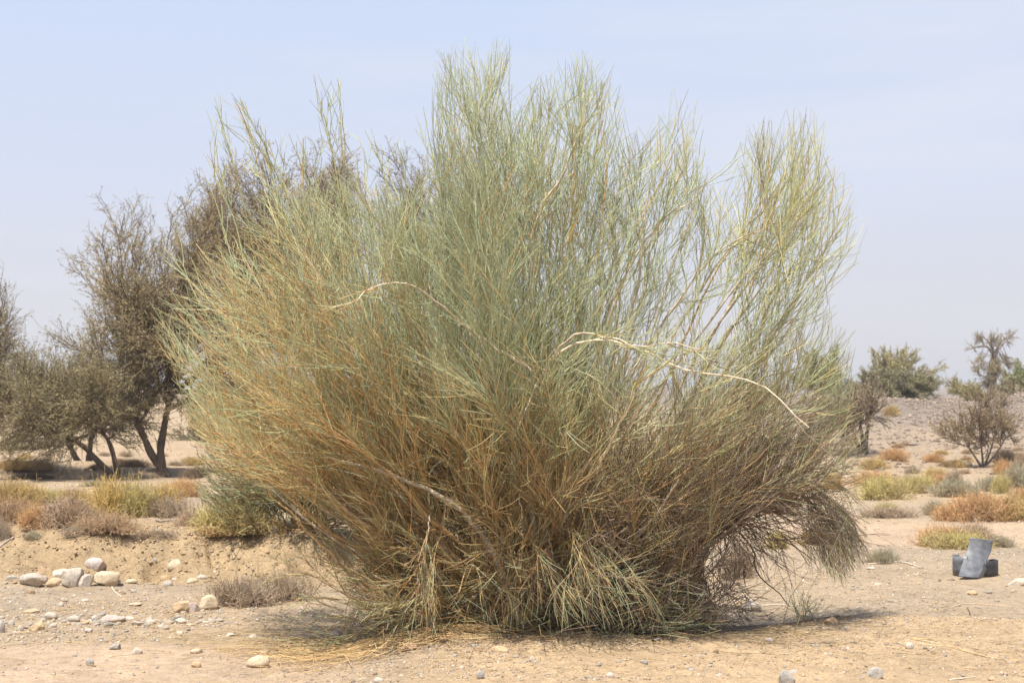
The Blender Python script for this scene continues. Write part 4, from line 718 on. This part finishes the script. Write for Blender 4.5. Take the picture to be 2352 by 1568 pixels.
# gravel
def gravel(name, n, xyf, size, cols, flat=(.35, .8), mat=M_STONE, base=ICO1, kind='stuff'):
    x, y = xyf(n); z = height(x, y); n = len(x); s = size(n, x, y)
    Vb, T = base; prot = [rock_shape(base, .7, 3000 + k)[0] if len(base[0]) > 6 else norm(base[0] + np.random.default_rng(k).normal(size=(6, 3)) * .3) for k in range(12)]
    V = np.stack(prot)[RNG.integers(0, 12, n)] * (s[:, None, None] * np.stack((np.ones(n), RNG.uniform(.6, 1, n), RNG.uniform(*flat, n)), 1)[:, None])
    a = RNG.uniform(0, 2 * math.pi, n); ca, sa = np.cos(a)[:, None], np.sin(a)[:, None]
    V = np.stack((V[..., 0] * ca - V[..., 1] * sa, V[..., 0] * sa + V[..., 1] * ca, V[..., 2]), -1) + np.stack((x, y, z + s * .12), 1)[:, None]
    TT = (T[None] + np.arange(n)[:, None, None] * len(Vb)).reshape(-1, 3)
    C = np.array(cols)[RNG.integers(0, len(cols), n)] * RNG.uniform(.8, 1.2, (n, 1)); C = np.repeat(C, len(Vb), 0)
    return link(name, make_mesh(name, V.reshape(-1, 3), tris=TT, col=C, smooth=False), mat, kind=kind)
def xy_near(n):
    xs, ys = [], []; 
    while sum(map(len, xs)) < n:
        m_ = 4000; y = 6.6 * (16 / 6.6) ** RNG.random(m_); x = y * RNG.uniform(-.42, .42, m_)
        _, st = zone(x, y); den = st * (.25 + .75 * sst(-.12, .2, fbm(x * 1.1, y * 1.1, 3, 41)))
        ok = RNG.random(m_) < den; xs.append(x[ok]); ys.append(y[ok])
    return np.concatenate(xs)[:n], np.concatenate(ys)[:n]
gcol = [(.55, .48, .39), (.44, .37, .30), (.36, .31, .26), (.50, .37, .23), (.33, .23, .16), (.62, .56, .48), (.38, .37, .34), (.24, .2, .17), (.5, .36, .2)]
gravel('gravel', 22000, xy_near, lambda n, x, y: .0045 + .012 * RNG.random(n) ** 3.5, gcol, base=OCT)
def xy_coarse(n):
    y = 8.3 * (15 / 8.3) ** RNG.random(n * 3); x = y * RNG.uniform(-.42, .42, n * 3); k = RNG.random(n * 3) < sst(-.15, .2, fbm(x * .9, y * .9, 3, 55)) * (1 - .85 * sst(13.2, 13.8, y) * sst(.5, 1.5, x)) * (.3 + .7 * (1 - sst(-1.5, -.4, x) * (1 - sst(.9, 1.6, x)))); return x[k][:n], y[k][:n]
gravel('coarse_gravel', 5200, xy_coarse, lambda n, x, y: .007 + .012 * RNG.random(n) ** 2.5, gcol, flat=(.4, .8))
def xy_clod(n):
    y = RNG.uniform(6.8, 9.2, n); x = y * RNG.uniform(-.12, .42, n); return x, y
gravel('soil_crumbs', 11000, xy_clod, lambda n, x, y: .003 + .008 * RNG.random(n) ** 4, base=OCT, cols=[(.42, .285, .15), (.45, .31, .175), (.38, .26, .14)])
def xy_bank(n):
    x = RNG.uniform(-5, -.6, n); y = 11.15 + RNG.uniform(-.3, 1.1, n); return x, y
gravel('soil_clods', 9000, xy_bank, lambda n, x, y: .004 + .020 * RNG.random(n) ** 6, base=OCT, cols=[(.40, .275, .145), (.38, .26, .14), (.42, .3, .17)])
def xy_hill(n):
    y = RNG.uniform(24, 50, n); x = y * RNG.uniform(.20, .45, n); k = RNG.random(n) < sst(24, 38, y) * .9 + .1; return x[k], y[k]
gravel('hill_stones', 14000, xy_hill, lambda n, x, y: .018 + .075 * RNG.random(n) ** 4, [(.2, .155, .135), (.25, .2, .175), (.15, .12, .11), (.30, .24, .20), (.22, .165, .14), (.28, .21, .16)], base=OCT)
def xy_far(n):
    y = 15 * (60 / 15) ** RNG.random(n); x = y * RNG.uniform(-.42, .42, n); return x, y
gravel('far_gravel', 7000, xy_far, lambda n, x, y: (.010 + .022 * RNG.random(n) ** 4) * (1 + (y - 15) * .02), gcol, base=OCT)

# dusty air
hz = D.materials.new('dusty_air'); hz.use_nodes = True; ht_ = hz.node_tree; ht_.nodes.remove(ht_.nodes['Principled BSDF'])
pv = ht_.nodes.new('ShaderNodeVolumePrincipled'); pv.inputs['Density'].default_value = .0010; pv.inputs['Color'].default_value = (.93, .93, .95, 1); pv.inputs['Anisotropy'].default_value = .2
ht_.links.new(pv.outputs[0], ht_.nodes['Material Output'].inputs['Volume'])
Bz = np.array([(x, y, z) for z in (-2.5, 16) for y in (-5100, 5100) for x in (-5100, 5100)], float)
link('haze', make_mesh('haze', Bz, np.array([(0, 2, 3, 1), (4, 5, 7, 6), (0, 1, 5, 4), (2, 6, 7, 3), (0, 4, 6, 2), (1, 3, 7, 5)]), smooth=False), hz, kind='stuff')

# ------------------------------------------------------------------ straw, sticks, dead wood on the ground
def straws(name, n, fx, L=(.08, .3), r=.0012, cols=((.62, .48, .27), (.56, .42, .22), (.5, .38, .24)), lift=.006):
    x, y = fx(n); a = RNG.normal(0, .8, n) + (RNG.random(n) < .5) * math.pi; l_ = RNG.uniform(*L, n)
    S = 4; pts = []; bend = RNG.normal(0, .25, n)
    xx, yy = x.copy(), y.copy()
    for k in range(S):
        pts.append(np.stack((xx, yy, height(xx, yy) + lift + RNG.random(n) * lift * 1.5), 1)); xx = xx + np.cos(a) * l_ / 3; yy = yy + np.sin(a) * l_ / 3; a = a + bend
    P = np.stack(pts, 1); C = np.array(cols)[RNG.integers(0, len(cols), n)] * RNG.uniform(.8, 1.2, (n, 1))
    V, Q, C = tubes(P, np.full((n, S), r) * RNG.uniform(.7, 1.5, (n, 1)), C)
    return link(name, make_mesh(name, V, Q, col=C), M_STRAW, kind='stuff')
def near_pile(n):
    c_ = hit(870, 1490); return c_[0] + RNG.normal(0, .30, n), c_[1] + .12 + RNG.normal(0, .2, n)
straws('straw_litter', 650, near_pile, (.1, .45), .0015, lift=.02, cols=((.78, .58, .30), (.7, .5, .25), (.6, .42, .22)))
straws('straw_litter', 500, lambda n: (RNG.normal(-.9, .5, n), RNG.normal(8.4, .4, n)), (.08, .35), .0013)
straws('dry_stalks', 600, lambda n: (RNG.uniform(-.6, 1.6, n), 7.95 + RNG.normal(0, .2, n)), (.08, .35), .0014)
straws('dry_stalks', 500, lambda n: (RNG.uniform(-3.2, 3.4, n), RNG.uniform(7, 11.5, n)), (.05, .3), .0013)
straws('fallen_twigs', 900, lambda n: (RNG.normal(1.3, .3, n), RNG.normal(8.6, .2, n)), (.08, .3), .0018, cols=((.3, .23, .17), (.4, .3, .2)))
def stick(pts, r, col, label, cat='stick', name='fallen_stick', side=None):
    g = [hit(u, v) for u, v in pts]; P = smooth_path([q_ + np.array((0, 0, r + .006 * (i % 2))) for i, q_ in enumerate(g)], 12); P[:, 2] = np.maximum(P[:, 2], height(P[:, 0], P[:, 1]) + r * .6)
    V, Q, C = tubes(P[None], (np.linspace(r, r * .5, 12) * RNG.uniform(.85, 1.15, 12))[None], np.array(col) * np.ones((1, 12, 3)), 6)
    o = link(name, make_mesh(name, V - P[0], Q, col=C), M_BARK, label=label, cat=cat); o.location = tuple(P[0]); return o
PALE = (.68, .58, .46)
stick([(257, 1349), (262, 1360), (270, 1365), (281, 1374)], .0045, PALE, 'short white curved stick below the broad cream boulder')
stick([(1993, 1296), (2040, 1294), (2076, 1290), (2116, 1306)], .006, PALE, 'long pale forked stick left of the metal scrap')
stick([(2186, 1396), (2210, 1388), (2240, 1387), (2290, 1392), (2340, 1396)], .0035, (.6, .47, .3), 'thin straw-coloured stalk below the metal scrap')
stick([(1706, 1366), (1722, 1378), (1733, 1383)], .006, PALE, 'short white stick behind the whitish boulder')
stick([(1748, 1392), (1780, 1391), (1806, 1390), (1822, 1394)], .005, PALE, 'white stick lying right of the whitish boulder')
stick([(1740, 1415), (1764, 1414), (1778, 1404), (1792, 1397)], .005, (.5, .36, .24), 'bent brown stick on the gravel at the right edge of the shadow')
stick([(360, 1197), (374, 1202), (386, 1198), (404, 1199)], .012, (.3, .25, .2), 'weathered grey driftwood lying on the bank top', 'driftwood', 'driftwood')
stick([(-5, 1262), (12, 1250), (22, 1241), (32, 1240)], .012, (.42, .37, .32), 'pale driftwood cut by the left edge on the bank', 'driftwood', 'driftwood')
stick([(2096, 1468), (2170, 1482), (2265, 1510), (2338, 1521)], .0035, (.64, .48, .26), 'longest straw stalk lying across the mound at right', 'stalk', 'dry_stalk')
stick([(2110, 1478), (2190, 1490), (2260, 1508)], .0028, (.64, .48, .26), 'straw stalk just left of the longest one on the mound', 'stalk', 'dry_stalk')
stick([(2100, 1466), (2150, 1470), (2215, 1473)], .0025, (.64, .48, .26), 'short straw stalk behind the longest one on the mound', 'stalk', 'dry_stalk')
stick([(2180, 1565), (2210, 1561), (2240, 1556)], .004, PALE, 'pale stick at the bottom edge, far right')
stick([(2213, 1536), (2240, 1538), (2270, 1537)], .003, (.5, .34, .2), 'thin brown stick above the pale one at far right')
stick([(1450, 1490), (1462, 1480), (1475, 1476)], .0035, PALE, 'tiny pale hooked twig on the mound in the middle', 'twig', 'twig')
stick([(2222, 1397), (2228, 1408), (2231, 1418)], .004, (.2, .14, .1), 'small dark crooked twig on the sandy crest at right', 'twig', 'twig')
stick([(640, 1460), (700, 1457), (750, 1455)], .0035, PALE, 'long thin pale twig left of the grey-buff oval cobble', 'twig', 'twig')
stick([(700, 1505), (760, 1490), (830, 1470), (880, 1455)], .004, (.55, .42, .22), 'straight straw branch over the straw heap', 'stalk', 'dry_stalk')
stick([(1500, 1475), (1600, 1450), (1680, 1425)], .009, (.42, .35, .29), 'weathered grey branch lying at the right foot of the huge shrub', 'branch', 'fallen_branch')

# ------------------------------------------------------------------ grey metal scrap on the right
m = D.materials.new('galvanised_metal'); m.use_nodes = True; t = m.node_tree; b = t.nodes['Principled BSDF']
b.inputs['Metallic'].default_value = .15; b.inputs['Roughness'].default_value = .5
tc = t.nodes.new('ShaderNodeTexCoord'); n = t.nodes.new('ShaderNodeTexNoise'); n.inputs['Scale'].default_value = 18; n.inputs['Detail'].default_value = 7
t.links.new(tc.outputs['Object'], n.inputs['Vector']); r = t.nodes.new('ShaderNodeValToRGB'); t.links.new(n.outputs[0], r.inputs[0])
r.color_ramp.elements[0].position = .3; r.color_ramp.elements[0].color = (.085, .09, .10, 1); r.color_ramp.elements[1].position = .72; r.color_ramp.elements[1].color = (.20, .205, .215, 1)
t.links.new(r.outputs[0], b.inputs['Base Color'])
sp = hit(2240, 1326); px = sp[1] / F
scrap = empty('metal_scrap', (sp[0], sp[1], sp[2]), label='bent grey sheet metal scrap standing on the gravel at right', cat='scrap metal')
m_dark = m.copy(); m_dark.name = 'shaded_metal'  # same metal, with the shade of the tall strip put into the colour
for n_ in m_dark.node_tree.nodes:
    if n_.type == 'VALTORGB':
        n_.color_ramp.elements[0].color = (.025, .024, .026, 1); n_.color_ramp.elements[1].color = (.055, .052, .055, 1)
def sheet(name, grid, thick=.003, label=None, mat_=None):
    G = np.array(grid); a, b_ = G.shape[:2]; V = G.reshape(-1, 3); i = np.arange(a * b_).reshape(a, b_)
    Q = np.stack((i[:-1, :-1], i[1:, :-1], i[1:, 1:], i[:-1, 1:]), -1).reshape(-1, 4)
    me = make_mesh(name, V, Q, smooth=False); o = link(name, me, mat_ or m, scrap, label=label)
    s_ = o.modifiers.new('thickness', 'SOLIDIFY'); s_.thickness = thick; s_.offset = 0; return o
def L(u, v, dy=0.): return (pt(u, v, sp[1] + dy) - sp)
rows = []   # the tall curved strip
for tt in np.linspace(0, 1, 40):
    v = 1234 + (1322 - 1234) * tt; ul = 2228 - 26 * tt ** 1.6 * 1.0; wd = 54 - 14 * math.sin(tt * 2.2) * .6
    ul = np.interp(tt, [0, .3, .6, 1], [2228, 2222, 2212, 2201]); ur = np.interp(tt, [0, .3, .6, 1], [2281, 2276, 2264, 2243])
    dy = .10 - .22 * tt + .05 * math.sin(tt * math.pi)
    rows.append([L(ul + (ur - ul) * s, v + 6 * s * (1 - .2 * tt), dy + .012 * (2 * s - 1) ** 2) + np.array((0, 0, .0)) for s in np.linspace(0, 1, 24)])
sheet('curved_strip', rows)
rows = []   # folded right flange of the strip
for tt in np.linspace(0, 1, 10):
    v = 1293 + (1327 - 1293) * tt; ur = np.interp(tt, [0, 1], [2258, 2243]); uo = np.interp(tt, [0, .4, 1], [2260, 2268, 2252])
    rows.append([L(ur + (uo - ur) * s + .5, v + 1 * s, -.03 - .08 * tt + .06 * s) for s in np.linspace(0, 1, 4)])
sheet('side_flange', rows, .004)
def band(name, a0, a1, top, bot, mat_=None, label=None,  rx=.135, ry=.10, cx=0., cy=.12):
    rows = []
    for h_ in (0, .33, .66, 1):
        rows.append([np.array((cx + rx * math.cos(a), cy + ry * math.sin(a), bot + (top - bot) * h_ + .004 * math.sin(5 * a))) for a in np.linspace(a0, a1, 30)])
    sheet(name, rows, .003, label, mat_)
band('curved_band', math.radians(-80), math.radians(55), .125, -.005, m_dark, 'right part of the curved band, shade painted into its colour', rx=.165, cx=.045, cy=.10)
band('curved_band', math.radians(115), math.radians(250), .16, .01, cx=.0)
rows = [[np.array((.0 + .121 * math.cos(a), .12 + .103 * math.sin(a) * 1.0 - .003, zz)) for a in np.linspace(math.radians(175), math.radians(250), 10)] for zz in (.122, .13)]
sheet('rolled_rim', rows, .007)
